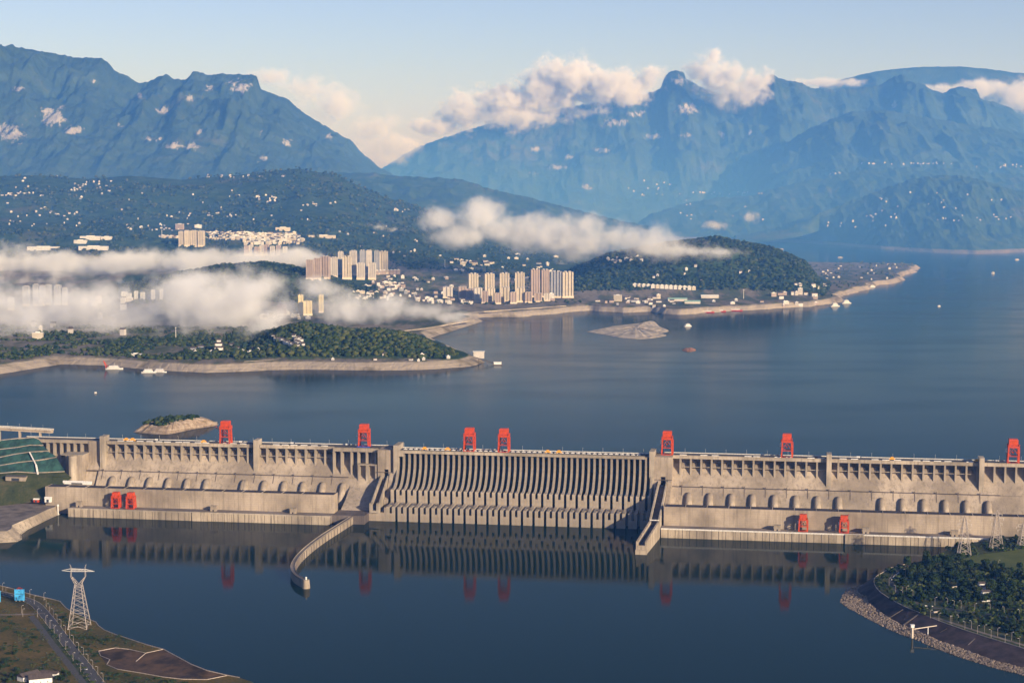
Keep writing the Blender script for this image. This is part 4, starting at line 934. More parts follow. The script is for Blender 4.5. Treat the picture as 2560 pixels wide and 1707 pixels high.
# terrace town, far sunny rows
for j, (x0, x1, y, n, h) in enumerate(((368, 420, 546, 10, 5), (474, 580, 537, 20, 5), (480, 600, 542, 20, 5), (560, 680, 539, 18, 5), (540, 650, 549, 20, 8), (560, 700, 555, 22, 9), (470, 545, 549, 12, 5), (600, 690, 547, 14, 7), (560, 690, 561, 16, 7))):
    for i in range(n):
        x = x0+(x1-x0)*(i+R.uniform(.2, .8))/n
        low(x, y+R.uniform(-1.5, 1.5), R.uniform(6, 10.5), h*R.uniform(.7, 1.1), R.choice(('cream', 'white', 'cream')), R.choice(('flat', 'gable')), 'sunlit low block in the crowded terrace town behind the upper fog band', 'sunlit blocks of the terrace town', 'apartment_block', 'apartment block')
low(413, 527, 19, 12, 'pink', 'flat', 'brick coloured hall above the four bright cream towers', None, 'town_hall', 'building')
low(455, 523, 16, 6, 'white', 'flat', 'white hall on the ridge behind the cream towers', None, 'school_hall', 'building')
low(650, 530, 34, 7, 'cream', 'flat', 'long cream block at the back of the terrace town', None, 'apartment_block', 'building')
low(740, 545, 62, 4, 'cream', 'flat', 'very long low cream wall block at the end of the terrace town', None, 'apartment_block', 'building')
for x, y, w, h, lab in ((100, 573, 72, 6, 'longest white factory hall above the upper fog band'), (215, 572, 66, 6, 'second white factory hall in line above the upper fog band'), (185, 557, 28, 5, 'short white hall behind the factory halls'), (208, 549, 46, 6, 'upper white hall with stepped roof behind the factory halls'), (245, 550, 24, 6, 'small upper white hall next to the stepped one')):
    low(x, y, w, h, 'white', 'flat', lab, 'white factory halls', 'factory_hall', 'factory', 0.0, 30)
def cluster(pts, w, h, kinds, label, group, **kw):
    for x, y in pts: low(x, y, R.uniform(*w), R.uniform(*h), R.choice(kinds), R.choice(('flat', 'gable')), label, group, **kw)
scatter(26, 838, 930, 652, 668, (6, 11), (4, 8), ('white', 'pale', 'pink'), 'low town block on the slope behind the fog tongue', 'low blocks behind the fog tongue')
scatter(14, 950, 1040, 681, 692, (6, 12), (4, 7), ('white', 'pale'), 'low block near the fog tongue end by the bay', 'low blocks by the bay', .12)
for i in range(8): low(858+i*8.2, 631-i*.3, 7.5, 9, 'pink', 'flat', 'pinkish block in the short row below the inland towers', 'pinkish row below the inland towers', rz=0)
scatter(12, 1050, 1150, 601, 610, (6, 14), (3, 7), ('pale', 'cream', 'white'), 'distant low block on the flat ground beyond the four cream towers', 'distant blocks on the flat')
scatter(16, 1060, 1290, 692, 700, (6, 12), (4, 8), ('white', 'cream', 'pink'), 'small waterfront building at the foot of the bay towers', 'waterfront buildings below the bay towers', -.03)
low(1266, 689, 12, 15, 'white', 'flat', 'plain white cube building between the bay towers', None, 'office_block', 'building')
low(1040, 618, 0.1, .1, 'white', 'flat', 'x', None) if False else None
for i in range(14): low(1458+i*10.4, 659+i*.5, 9, 7, R.choice(('white', 'cream')), 'flat', 'white waterfront row house under the wooded hill', 'white row under the wooded hill', rz=0)
low(1419, 692, 18, 14, 'cream', 'flat', 'yellowish block at the near end of the far waterfront', None, 'office_block', 'building')
low(1512, 686, 9, 10, 'cream', 'flat', 'slim cream block behind the green roofed sheds', None, 'office_block', 'building')
scatter(12, 1440, 1530, 684, 696, (8, 16), (3, 5), ('pale', 'grey', 'white'), 'low grey workshop on the far waterfront', 'workshops on the far waterfront', roofs=('gable',))
M['green_roof'] = mat_plain('green_roof', (.26, .42, .36), .6, .1, .1)
for i, (x, y, w, lab) in enumerate(((1556, 691, 44, 'longest shed with pale green roof on the far waterfront'), (1590, 697, 36, 'front shed with pale green roof on the far waterfront'), (1630, 684, 40, 'shed row with pale roof beside the green roofed sheds'))):
    p = cast(x, y); m = p.y*K/F; o = tag(empty('warehouse', p), lab, 'warehouse', 'sheds on the far waterfront')
    MB().box(-w*m/2, w*m/2, -12, 12, -6, 8).build('wall', FM['pale'], o); MB().prof([(-13, 8.02), (13, 8.02), (0, 13)], -w*m/2-1, w*m/2+1).build('roof', M['green_roof'] if i < 2 else M['white'], o)
scatter(12, 1770, 1885, 676, 688, (7, 14), (4, 8), ('white', 'pale', 'pink'), 'low dockside building near the far point', 'dockside buildings near the far point', name='workshop', cat='workshop')
scatter(9, 1815, 1900, 655, 664, (6, 11), (4, 7), ('white', 'pale'), 'small building on the shore shelf behind the docks', 'buildings behind the docks')
low(1838, 676, 11, 14, 'pale', 'flat', 'tallest pale block above the docks near the far point', None, 'office_block', 'building')
scatter(22, 1880, 2070, 604, 645, (2.5, 6), (1.5, 3), ('white', 'pale'), 'small white house on the low far headland', 'houses on the far headland')
scatter(14, 1395, 1500, 594, 606, (5, 9), (3, 5), ('white', 'pale'), 'white hillside house near the fog streamer end', 'hillside houses by the streamer', -.06)
scatter(8, 1500, 1760, 600, 650, (4, 7), (3, 5), ('white',), 'lone white house on the dark wooded hill', 'lone houses on the wooded hill')
# villages on the slopes above
VIL = [(0, 115, 442, 450, 22, 'houses in the long line along the upper slope'), (160, 260, 418, 446, 26, 'houses in the upper hamlet'), (465, 660, 403, 409, 16, 'houses along the skyline road'), (590, 635, 452, 470, 10, 'houses in the hill hamlet below the round summit'),
       (290, 420, 515, 530, 24, 'houses at the edge of the terrace town'), (20, 200, 478, 520, 26, 'scattered houses on the lower slope'), (380, 560, 485, 500, 12, 'scattered houses mid slope'), (690, 790, 462, 475, 8, 'white houses below the round summit'), (880, 950, 480, 488, 8, 'houses on the shoulder by the streamer'), (0, 260, 405, 470, 14, 'lone farmhouses high on the slope'), (260, 760, 430, 520, 24, 'lone farmhouses on the broad slope'),
       (780, 1000, 520, 590, 18, 'scattered houses between the towers and the wisp')]
for x0, x1, y0, y1, n, lab in VIL: scatter(n, x0, x1, y0, y1, (2.2, 5.5), (1.6, 3.0), ('white', 'pale', 'grey'), 'tiny white house, one of the '+lab, lab, name='village_house')
VIL2 = [(1560, 1755, 442, 446, 18, 'houses in the bright line under the massif'), (1440, 1560, 415, 450, 14, 'houses on the foot of the massif'), (1970, 2190, 374, 378, 20, 'houses in the high line on the dark spur'), (2240, 2352, 378, 388, 10, 'houses at the end of the high line'), (1900, 1935, 396, 402, 6, 'houses on the spur knee'), (2000, 2352, 440, 520, 22, 'scattered houses on the round far hill'), (1990, 2060, 494, 500, 6, 'houses low on the round far hill'), (2140, 2330, 496, 508, 12, 'houses in the line across the round far hill'), (1560, 1760, 455, 520, 12, 'scattered houses above the channel'), (1880, 1990, 505, 525, 8, 'houses on the flank above the channel')]
for x0, x1, y0, y1, n, lab in VIL2: scatter(n, x0, x1, y0, y1, (2, 4.2), (1.2, 2.0), ('white', 'pale'), 'tiny white house, one of the '+lab, lab, name='village_house')
# villas and pagoda on the peninsula
vi = []
for i in range(12):
    x = 628+i*4.2; vi.append((x, 778+i*1.6+R.uniform(-2, 2)))
for i in range(12): vi.append((672+R.uniform(0, 32), 775+i*2.1))
for x, y in vi: low(x, y, 7, 7, 'white', 'gable', 'white villa with dark hipped roof in the lakeside villa group', 'white villas on the peninsula', 'villa', 'villa')
p = cast(503, 806); m = p.y*K/F
pg = tag(empty('pavilion', p), 'three tiered white pavilion with dark curved roofs on the peninsula shore', 'pavilion')
for i, (w, z0, z1) in enumerate(((11, 0, 12), (8.5, 16, 24), (5.5, 28, 34))):
    MB().box(-w, w, -w, w, z0-(4 if i == 0 else 0), z1).build('wall', M['white'], pg)
    MB().add([(-w-4, -w-4, z1), (w+4, -w-4, z1), (w+4, w+4, z1), (-w-4, w+4, z1), (-w*.6, -w*.6, z1+3.8), (w*.6, -w*.6, z1+3.8), (w*.6, w*.6, z1+3.8), (-w*.6, w*.6, z1+3.8)], [(3, 2, 1, 0), (4, 5, 6, 7), (0, 1, 5, 4), (1, 2, 6, 5), (2, 3, 7, 6), (3, 0, 4, 7)]).build('roof', M['tile'], pg)
scatter(16, 440, 600, 795, 812, (6, 13), (3, 6), ('pale', 'white', 'grey'), 'low lakeside building near the three tiered pavilion', 'buildings near the pavilion')
scatter(10, 720, 1060, 806, 826, (5, 10), (3, 5), ('white', 'pale'), 'small house among the trees along the peninsula shore', 'houses along the peninsula shore', .02)
low(87, 778, 24, 14, 'cream', 'flat', 'square cream hall standing before the fog bank', None, 'exhibition_hall', 'building')
low(312, 818, 26, 5, 'white', 'flat', 'white boathouse on the shore road by the moored tug', None, 'boathouse', 'boathouse')
# embankment walls, masts
def wallpath(name, pts, z, w, h, m, label, cat, group=None):
    P = [oz(x, y, z) for x, y in pts]; mb = MB()
    for a, b in zip(P[:-1], P[1:]): mb.bar(a, b, w, h)
    return tag(mb.build(name, m), label, cat, group)
wallpath('embankment_wall', [(-80, 840), (0, 820), (70, 806), (140, 798)], 108.4, 3, 5, M['conc_pale'], 'pale parapet along the embankment road at the picture edge', 'wall')
wallpath('embankment_wall', [(560, 831), (640, 826), (700, 823), (760, 822), (800, 824)], 106.8, 2, 3.4, M['conc_pale'], 'white shore wall below the villas', 'wall')
wallpath('embankment_wall', [(915, 762), (975, 755), (1090, 735)], 108, 3, 5, M['conc_pale'], 'pale crest of the breakwater across the bay', 'wall')
wallpath('embankment_wall', [(1110, 716), (1190, 711), (1300, 703)], 108, 3, 5, M['conc_pale'], 'pale quay wall below the bay towers', 'wall')
mast = {'mast_pole': MB().tube([(0, 0, -4), (0, 0, 36)], [1.1, .7], 6).mesh('mast_pole', M['white']), 'mast_head': MB().box(-2, 2, -2, 2, 36.02, 38).mesh('mast_head', M['white'])}
for x, y, lab in ((404, 779, 'before the fog bank on the peninsula'), (372, 546, 'at the edge of the terrace town'), (815, 595, 'near the end of the terrace town'), (1022, 616, 'on the flat ground behind the bay'), (1254, 640, 'behind the tallest brownish tower'), (1708, 686, 'on the far waterfront'), (753, 620, 'in the fog above the pinkish towers')):
    p = cast(x, y); o = tag(empty('light_mast', p), 'tall white floodlight mast '+lab, 'mast', 'tall white masts'); [link(k_, v_, o) for k_, v_ in mast.items()]
# pontoon and gangway at the point
p = oz(1143, 838, ZR); po = tag(empty('pontoon', p), 'white landing pontoon with cabin off the peninsula tip', 'pontoon')
MB().box(-14, 14, -6, 6, -1.5, 2).build('hull', M['conc_dark'], po); MB().box(-11, 11, -4.5, 4.5, 2.02, 8).build('cabin', M['white'], po); MB().box(-12, 12, -5.2, 5.2, 8.02, 8.9).build('roof', M['white'], po)
a, b = oz(1090, 820, ZR+20), p+Vector((-6, 4, 3))
gw_ = tag(empty('gangway'), 'long dark gangway sloping from the point down to the white pontoon', 'gangway')
MB().bar(a, b, 3.2, 1.8).build('deck', M['conc_dark'], gw_)
for f in (.2, .4, .6): q = a.lerp(b, f); MB().box(-1, 1, -1, 1, -30*(1-f)-6, -.95).build('support', M['conc_dark'], gw_, tuple(q))
p = oz(1100, 812, ZR+22); po = tag(empty('pier_building', p), 'flat roofed terminal building on the peninsula point', 'terminal')
MB().box(-16, 16, -6, 6, -14, 6).build('wall', FM['pale'], po); MB().box(-18, 18, -8, 8, 6.02, 7.2).build('roof', M['white'], po)

# ------------------------------------------------------------------ boats
def boat(x, y, L, label, group, rz=0.0, tiers=2, hull='white', crane_=False):
    p = oz(x, y, ZR); o = tag(empty('boat', p, rz), label, 'boat', group); w = L*.16
    h = MB(); sec = [(-.5, .82), (-.3, 1), (.2, 1), (.4, .6), (.5, .05)]
    n = len(sec); vs = []
    for s, k_ in sec: vs += [(s*L, -w*k_, L*.07), (s*L, w*k_, L*.07), (s*L*.95, -w*k_*.7, -1), (s*L*.95, w*k_*.7, -1)]
    h.add(vs, sum([[(i*4, i*4+2, i*4+6, i*4+4), (i*4+1, i*4+5, i*4+7, i*4+3), (i*4, i*4+4, i*4+5, i*4+1), (i*4+2, i*4+3, i*4+7, i*4+6)] for i in range(n-1)], [])+[(0, 1, 3, 2)])
    h.build('hull', M[hull], o); z = L*.07+.02
    for i in range(tiers):
        k_ = 1-.2*i; MB().box(-L*.38*k_, L*.26*k_, -w*.85*k_, w*.85*k_, z, z+3.2).build('cabin', FM['white'], o); z += 3.22
        MB().box(-L*.39*k_, L*.28*k_, -w*.95*k_, w*.95*k_, z, z+.4).build('deck_roof', M['white'], o); z += .42
    MB().tube([(0, 0, z), (0, 0, z+L*.16)], .35, 6).build('mast', M['white'], o)
    if crane_: MB().bar((-L*.45, 0, 4), (-L*.6, 0, L*.5), 2.4).bar((-L*.3, 0, 4), (-L*.6, 0, L*.5), 1.2).build('derrick', M['red'], o)
    return o
boat(263, 848, 50, 'white work boat with red derrick moored under the fog bank', 'boats moored by the peninsula', .1, 2, 'white', True)
boat(342, 856, 42, 'white launch moored right of the work boat, the first of two', 'boats moored by the peninsula', .2, 2)
boat(368, 855, 38, 'white launch moored right of the work boat, the second of two', 'boats moored by the peninsula', -.1, 2)
boat(1580, 750, 34, 'white ferry under way between the rock island and the far waterfront', None, .5, 2)
boat(1918, 704, 46, 'big white passenger ship moored off the docks, the nearer one', 'passenger ships off the docks', .35, 3)
boat(1944, 697, 48, 'big white passenger ship moored off the docks, the farther one', 'passenger ships off the docks', .35, 3)
boat(2003, 660, 46, 'white ship moored along the headland shore', 'ships along the headland', .6, 2)
boat(2014, 653, 40, 'small white ship lying behind the one along the headland shore', 'ships along the headland', .5, 2)
boat(2054, 646, 46, 'white ship at the far end of the headland moorings', 'ships along the headland', .6, 2)
boat(2040, 640, 40, 'white ship close in under the headland end', 'ships along the headland', .3, 2)
boat(1914, 676, 34, 'orange and white dredger by the docks', None, .2, 2, 'yellow')
boat(2281, 629, 40, 'lone white ship out in the open reservoir by the far hill', None, 1.1, 2)
boat(2157, 704, 16, 'tiny white speedboat in mid reservoir', None, .3, 1)
boat(220, 904, 9, 'tiny dark boat in the calm water under the embankment', None, .3, 1, 'conc_dark')
for x, y, lab in ((1625, 718, 'first'), (1652, 716, 'second'), (1690, 714, 'third')): boat(x, y, 56, 'reddish cargo barge moored before the far waterfront, %s of three' % lab, 'reddish barges', .05, 1, 'red_dark')
for i, (x, y) in enumerate(((1655, 551), (1698, 549), (1731, 556), (1757, 551), (1930, 592), (1795, 573))): boat(x, y, 34, 'white boat in the far river channel behind the wooded hill', 'boats in the far channel', R.uniform(-.5, .5), 1)
boat(2336, 597, 30, 'small boat below the far hill at the picture edge', None, .2, 1)

low(1497, 733, 14, 7, 'white', 'flat', 'white flat roofed building on the terraced rock island', None, 'island_house', 'house')
scatter(30, 1000, 1300, 585, 650, (5, 12), (2, 4), ('pale', 'grey', 'white'), 'low scattered block on the open ground behind the bay towers', 'scattered blocks on the open ground', name='workshop', cat='workshop')
scatter(26, 1340, 1880, 690, 705, (5, 11), (2.5, 5), ('pale', 'grey', 'white', 'pink'), 'small shed or shop along the far waterfront road', 'small buildings along the far waterfront', name='shop', cat='shop')
scatter(16, 60, 300, 690, 770, (8, 14), (8, 16), ('pale', 'white'), 'town block seen dimly through the broad fog bank', 'town blocks inside the fog bank')

rs = np.random.RandomState(61); x = rs.uniform(1860, 2100, 900); d = rs.uniform(7600, 11200, 900); X = ucol(x)*d; z, w, sd = elev(X, d)
ok = (sd > 40) & (fbm(X/160, d/160, 3, 8) > -.05)
tag(clumps('woodland', list(zip(X[ok], d[ok], z[ok])), 3, 8, M['leaf'], 19), 'thin scrub woods on the flat far headland', 'woodland', kind='stuff')
rs = np.random.RandomState(62); x = rs.uniform(880, 1340, 2600); d = rs.uniform(7200, 9600, 2600); X = ucol(x)*d; z, w, sd = elev(X, d)
ok = (sd > 60) & (fbm(X/220, d/160, 3, 9) > .05)
tag(clumps('woodland', list(zip(X[ok], d[ok], z[ok])), 3, 9, M['leaf'], 20), 'tree belts among the fields behind the bay towers', 'woodland', kind='stuff')

for i, (x, yt, yb) in enumerate(((566, 564, 586), (577, 562, 587), (590, 566, 588), (602, 563, 587), (613, 561, 586), (626, 565, 588), (640, 563, 586), (655, 566, 587))):
    tower(x, yt, yb, 10, ('pink', 'pale')[i % 2], 'hazy brownish block below the terrace town, %s of eight in the row' % nth(i), 'brownish blocks below the terrace town', fins=2)
scatter(34, 870, 1040, 636, 690, (5, 10), (3, 7), ('pale', 'pink', 'white', 'grey'), 'low block in the dense quarter between the inland towers and the bay', 'low quarter between the inland towers and the bay', name='apartment_block', cat='apartment block')
scatter(26, 800, 900, 672, 690, (5, 10), (4, 8), ('pale', 'white', 'cream'), 'low block just above the fog tongue', 'low blocks just above the fog tongue', name='apartment_block', cat='apartment block')
scatter(22, 600, 730, 716, 734, (6, 11), (4, 8), ('white', 'cream', 'pale'), 'low block at the foot of the yellow tower', 'low blocks below the yellow tower', name='apartment_block', cat='apartment block')
# ------------------------------------------------------------------ near bank, lower left
def zb(x, y): return (x*.27211, 1380+y*.27211)
def zt(x, y): return (2040+x*.23402, 1340+y*.23402)
GZ = 13.0
M['meadow'] = mat_green('meadow', [(.30, (.022, .030, .008)), (.43, (.062, .056, .013)), (.54, (.125, .085, .022)), (.68, (.16, .105, .035))], .018, .22)
M['stone'] = mat_plain('pale_stone', (.40, .33, .27), .9, .25, .3)
M['soil'] = mat_plain('red_soil', (.065, .036, .016), .95, .7, .04)
LB = [(-900, 250), (0, 308), (100, 330), (230, 372), (330, 398), (480, 432), (552, 452), (578, 482), (610, 515), (660, 545), (740, 580), (830, 622), (880, 640), (905, 675), (960, 715), (1060, 755), (1200, 800), (1350, 850), (1500, 890), (1640, 965), (1760, 1030), (1900, 1085), (2090, 1130), (2200, 1150), (2320, 1190), (2420, 1260), (2500, 1500), (-900, 1500)]
LW = [onz(*zb(*p), GZ) for p in LB]
struct('near_bank', MB().prism([(p.x, p.y) for p in LW], -5, GZ), M['meadow'])
def path3(pts, f, z): return [onz(*f(*p), z) for p in pts]
def wall_thing(name, P, w, h, m, label, cat, group=None, dz=0.0):
    mb = MB()
    for a, b in zip(P[:-1], P[1:]): mb.bar(a+Vector((0, 0, h/2+dz)), b+Vector((0, 0, h/2+dz)), w, h)
    return tag(mb.build(name, m), label, cat, group)
shp = [p for p in LW[1:24]]
wall_thing('river_wall', smooth_path([(p.x, p.y) for p in shp], 2) and shp, 0.7, .8, M['stone'], 'pale stone parapet following the edge of the near bank', 'wall')
def sheet(name, pts, f, z, m, smoothn=0):
    P = [onz(*f(*p), z) for p in pts]
    return struct(name, MB().add(P, [tuple(range(len(P)))] ), m)
def road(name, pts, f, z, w, m):
    P = smooth_path([(q.x, q.y) for q in path3(pts, f, z)], 5)
    return struct(name, MB().sweep(P, [(-w/2, z-.5), (w/2, z-.5), (w/2, z), (-w/2, z)]), m), P
rd = [(-200, 330), (60, 385), (230, 430), (330, 480), (405, 560), (470, 640), (560, 760), (660, 890), (760, 1015), (850, 1130), (960, 1270)]
_, RP = road('road', rd, zb, GZ+.06, 15, M['asphalt'])
_, _p = road('verge', [(x-62, y+14) for x, y in rd[5:]], zb, GZ+.03, 9, M['scrub'])
_, _p = road('service_road', [(x-122, y+22) for x, y in rd[4:]], zb, GZ+.04, 9, M['asphalt'])
_, _p = road('lane', [(-300, 572), (0, 572), (200, 568), (330, 562), (420, 555)], zb, GZ+.08, 7, M['quay'])
for s in (-7.9, 7.9):
    mb = MB()
    for i in range(len(RP)-1):
        d = (RP[i+1]-RP[i]).normalized(); u = Vector((d.y, -d.x, 0))*s
        mb.bar(RP[i]+u+Vector((0, 0, GZ+.1)), RP[i+1]+u+Vector((0, 0, GZ+.1)), .45, .4)
    tag(mb.build('kerb', M['stone']), 'pale kerb along the road on the near bank, '+('lawn side' if s < 0 else 'water side'), 'kerb')
for q0, q1 in ((0, 56),):
    mb = MB()
    for i in range(0, len(RP)-1, 2):
        mb.bar(RP[i]+Vector((0, 0, GZ+.075)), RP[i].lerp(RP[i+1], .5)+Vector((0, 0, GZ+.075)), .3, .03)
    struct('road_markings', mb, M['white'])
lamp2 = {'post': MB().tube([(0, 0, 0), (0, 0, 10.5), (.4, 0, 11.5), (1.8, 0, 11.9)], [.22, .16, .13, .1], 6).mesh('post', M['steel']), 'lamp_head': MB().box(1.3, 3.0, -.25, .25, 11.75, 12.1).mesh('lamp_head', M['rail'])}
def lamp_at(P, label, group, rz=0):
    o = tag(empty('street_lamp', P, rz), label, 'street lamp', group)
    for k_, me in lamp2.items(): link(k_, me, o)
for x, y in ((425, 500), (455, 545), (490, 590), (525, 640), (562, 690), (602, 745), (640, 785), (675, 840), (724, 905), (768, 950), (810, 1015), (853, 1070), (900, 1130), (948, 1192)):
    lamp_at(onz(*zb(x, y), GZ), 'pale lamp post in the long row on the water side of the near road', 'lamp posts on the water side of the near road', math.pi)
for x, y in ((422, 655), (460, 700), (498, 750), (550, 825), (605, 900), (672, 1000), (742, 1100)):
    lamp_at(onz(*zb(x, y), GZ), 'pale lamp post between the near road and the service road', 'lamp posts between the near roads')
for x, y in ((25, 350), (55, 392), (275, 412), (315, 472), (404, 442), (345, 592), (200, 560), (210, 592)):
    lamp_at(onz(*zb(x, y), GZ), 'pale lamp post around the road junction by the blue billboard', 'lamp posts at the junction')
# billboard
def billboard(x0, x1, yt, yb, yg, lab):
    a, b = onz(*zb(x0, yg), GZ), onz(*zb(x1, yg), GZ); w = (b-a).length; m = a.y/F
    o = tag(empty('billboard', a.lerp(b, .5)), lab, 'billboard')
    z0, z1 = (yg-yb)*.27211*m, (yg-yt)*.27211*m
    MB().box(-w/2, w/2, -.6, .6, z0, z1).build('panel', M['blue'], o)
    fr = MB().box(-w/2-.4, w/2+.4, -.5, .5, z1+.01, z1+.7).box(-w/2-.4, -w/2-.01, -.7, .7, z0, z1).box(w/2+.01, w/2+.4, -.7, .7, z0, z1); fr.build('frame', M['blue'], o)
    for px_ in (-w*.4, 0, w*.4): MB().box(px_-.5, px_+.5, .62, 1.6, 0, z1).build('post', M['steel'], o)
    t = MB()
    hgt = z1-z0
    for (u0, u1, v0, v1) in ((.38, .58, .80, .85), (.08, .86, .57, .60), (.12, .84, .62, .64), (.42, .60, .36, .41), (.1, .2, .1, .3)): t.box(-w/2+u0*w, -w/2+u1*w, -.68, -.62, z0+v0*hgt, z0+v1*hgt)
    t.build('lettering', M['glass_dark'], o)
    MB().add([(-w*.35, -.4, z1+.72), (w*.3, -.4, z1+.72), (w*.3, 3, z1+.72), (-w*.35, 3, z1+.72), (-w*.1, 1, z1+3.4), (w*.1, 1, z1+3.4)], [(0, 1, 5, 4), (1, 2, 5), (2, 3, 4, 5), (3, 0, 4)]).build('canopy', M['red_dark'], o)
billboard(138, 224, 338, 440, 452, 'big blue billboard beside the near road')
billboard(-70, 4, 352, 452, 462, 'blue billboard cut by the edge of the picture')
# pylons
def lattice(name, legs, h, w0, w1, hw, n, t, m):
    """tapering lattice body from half width w0 at the ground to w1 at height hw"""
def pylon(P, h, w0, ww, hw, style, label, t=.55, rz=0.0):
    o = tag(empty('lattice_pylon', P, rz), label, 'pylon', None)
    c = ((-1, -1), (1, -1), (1, 1), (-1, 1))
    for sx, sy in c: MB().bar((sx*w0, sy*w0, 0), (sx*ww, sy*ww, hw), t*1.5).build('leg', M['steel'], o)
    b = MB(); zs = [hw*f for f in (0.06, .22, .36, .49, .6, .7, .79, .87, .94, 1)]
    for i in range(len(zs)-1):
        f0, f1 = zs[i]/hw, zs[i+1]/hw; a, d = w0+(ww-w0)*f0, w0+(ww-w0)*f1
        for j in range(4):
            (x0, y0), (x1, y1) = c[j], c[(j+1) % 4]
            b.bar((x0*a, y0*a, zs[i]), (x1*d, y1*d, zs[i+1]), t*.55).bar((x1*a, y1*a, zs[i]), (x0*d, y0*d, zs[i+1]), t*.55)
            if i in (0, 2, 5, 8): b.bar((x0*a, y0*a, zs[i]), (x1*a, y1*a, zs[i]), t*.8)
    for j in range(4):
        (x0, y0), (x1, y1) = c[j], c[(j+1) % 4]
        b.bar((x0*w0, y0*w0, 0), ((x0+x1)*.5*w0*.9, (y0+y1)*.5*w0*.9, hw*.07), t).bar((x1*w0, y1*w0, 0), ((x0+x1)*.5*w0*.9, (y0+y1)*.5*w0*.9, hw*.07), t)
    b.build('lattice_body', M['steel'], o)
    if style == 'cat':
        hy = h*.86; sp = ww*2.3
        v = MB()
        for s in (-1, 1):
            for yy in (-ww*.7, ww*.7):
                v.bar((s*ww, yy, hw), (s*sp, yy*.8, hy*.94), t*1.2).bar((s*ww*.1, yy, hw), (s*sp*.86, yy*.8, hy*.92), t*1.1).bar((s*sp, yy*.8, hy*.94), (s*sp*.96, yy*.5, h*.93), t)
                for f in (.25, .5, .75): v.bar((s*(ww+(sp-ww)*f), yy, hw+(hy*.94-hw)*f), (s*(ww*.1+(sp*.86-ww*.1)*f), yy, hw+(hy*.92-hw)*min(1, f+.12)), t*.6)
        v.build('fork', M['steel'], o)
        a = MB(); L = ww*5.2; z = h*.90
        for yy in (-1.3, 1.3): a.bar((-L, 0, z), (-sp, yy, z+2.6), t).bar((-sp, yy, z+2.6), (sp, yy, z+1.6), t).bar((sp, yy, z+1.6), (L, 0, z-1.2), t).bar((-L, 0, z), (-sp, yy, z-1.2), t).bar((-sp, yy, z-1.2), (sp, yy, z-1.2), t).bar((sp, yy, z-1.2), (L, 0, z-1.2), t)
        for i in range(12): x = -sp+2*sp*i/12; a.bar((x, 0, z-1.2), (x+sp/12, 0, z+2.2), t*.7).bar((x+sp/12, 0, z+2.2), (x+sp/6, 0, z-1.2), t*.7)
        a.build('cross_arm', M['rail'], o)
        for s in (-1, 1): MB().bar((s*sp, 0, z+2), (s*sp*1.12, 0, h), t*.8).bar((s*sp*.8, 0, z+2), (s*sp*1.12, 0, h), t*.6).build('earth_peak', M['steel'], o)
    else:
        top = MB().bar((-ww, -ww, hw), (0, 0, h), t).bar((ww, -ww, hw), (0, 0, h), t).bar((ww, ww, hw), (0, 0, h), t).bar((-ww, ww, hw), (0, 0, h), t); top.build('peak', M['steel'], o)
        for z, L in ((hw*.72, ww*4.4), (hw*.86, ww*5.6), (hw*.98, ww*4.2)):
            a = MB()
            for s in (-1, 1):
                for yy in (-ww, ww): a.bar((s*ww, yy, z), (s*L, 0, z+.6), t*.8).bar((s*ww, yy, z+h*.035), (s*L, 0, z+.6), t*.6)
            a.build('cross_arm', M['steel'], o)
            for s in (-1, 1): MB().tube([(s*L, 0, z+.5), (s*L, 0, z-3.2)], .3, 6).build('insulator', M['rail'], o)
    return o
pylon(onz(*zb(730, 688), GZ), 90, 13.2, 4.4, 62, 'cat', 'tall cat-head lattice pylon standing on the near bank against dark water', .42)
# earth basin
wz = GZ+.05
def zpt(p, up): q = onz(*zb(*p), GZ+up); return q
rimU = [(905, 908), (1060, 878), (1190, 892), (1340, 926), (1500, 891), (1640, 966), (1760, 1031), (1900, 1086), (2088, 1130)]
rimH = [1.5, 4, 4, 4.5, 6.0, 5, 4, 2.5, .6]
flo = [(930, 950), (1015, 985), (1120, 1005), (1250, 1002), (1330, 1040), (1500, 1085), (1680, 1115), (1850, 1135), (2060, 1136)]
nea = [(925, 956), (985, 1030), (1080, 1074), (1250, 1100), (1330, 1114), (1500, 1146), (1680, 1166), (1900, 1170), (2086, 1134)]
U = [zpt(p, h_) for p, h_ in zip(rimU, rimH)]; Fl = [zpt(p, .12) for p in flo]; Ne = [zpt(p, .16) for p in nea]
eb = MB(); strip(U, Fl, eb); strip(Fl, Ne, eb); strip([p+Vector((0, 3, -7)) for p in U], U, eb)
struct('earth_slope', eb, M['soil'])
BP = [('far rim', [(905, 908), (1060, 878), (1190, 892), (1340, 926), (1500, 891)]), ('near rim', [(925, 952), (1010, 985), (980, 1032), (1080, 1074), (1300, 1110), (1500, 1146), (1680, 1166), (1900, 1170), (2088, 1132)]), ('water side', [(1500, 891), (1640, 966), (1760, 1031), (1900, 1086), (2088, 1130)]), ('rib', [(1340, 926), (1250, 1002)]), ('short side', [(905, 908), (925, 952)])]
HR = dict((p, h_) for p, h_ in zip(rimU, rimH))
for lab, pp in BP: wall_thing('basin_kerb', [zpt(p, HR.get(p, .1)) for p in pp], .5, .8, M['stone'], 'pale stone kerb of the dark earth basin, its '+lab, 'kerb', 'kerbs of the earth basin')
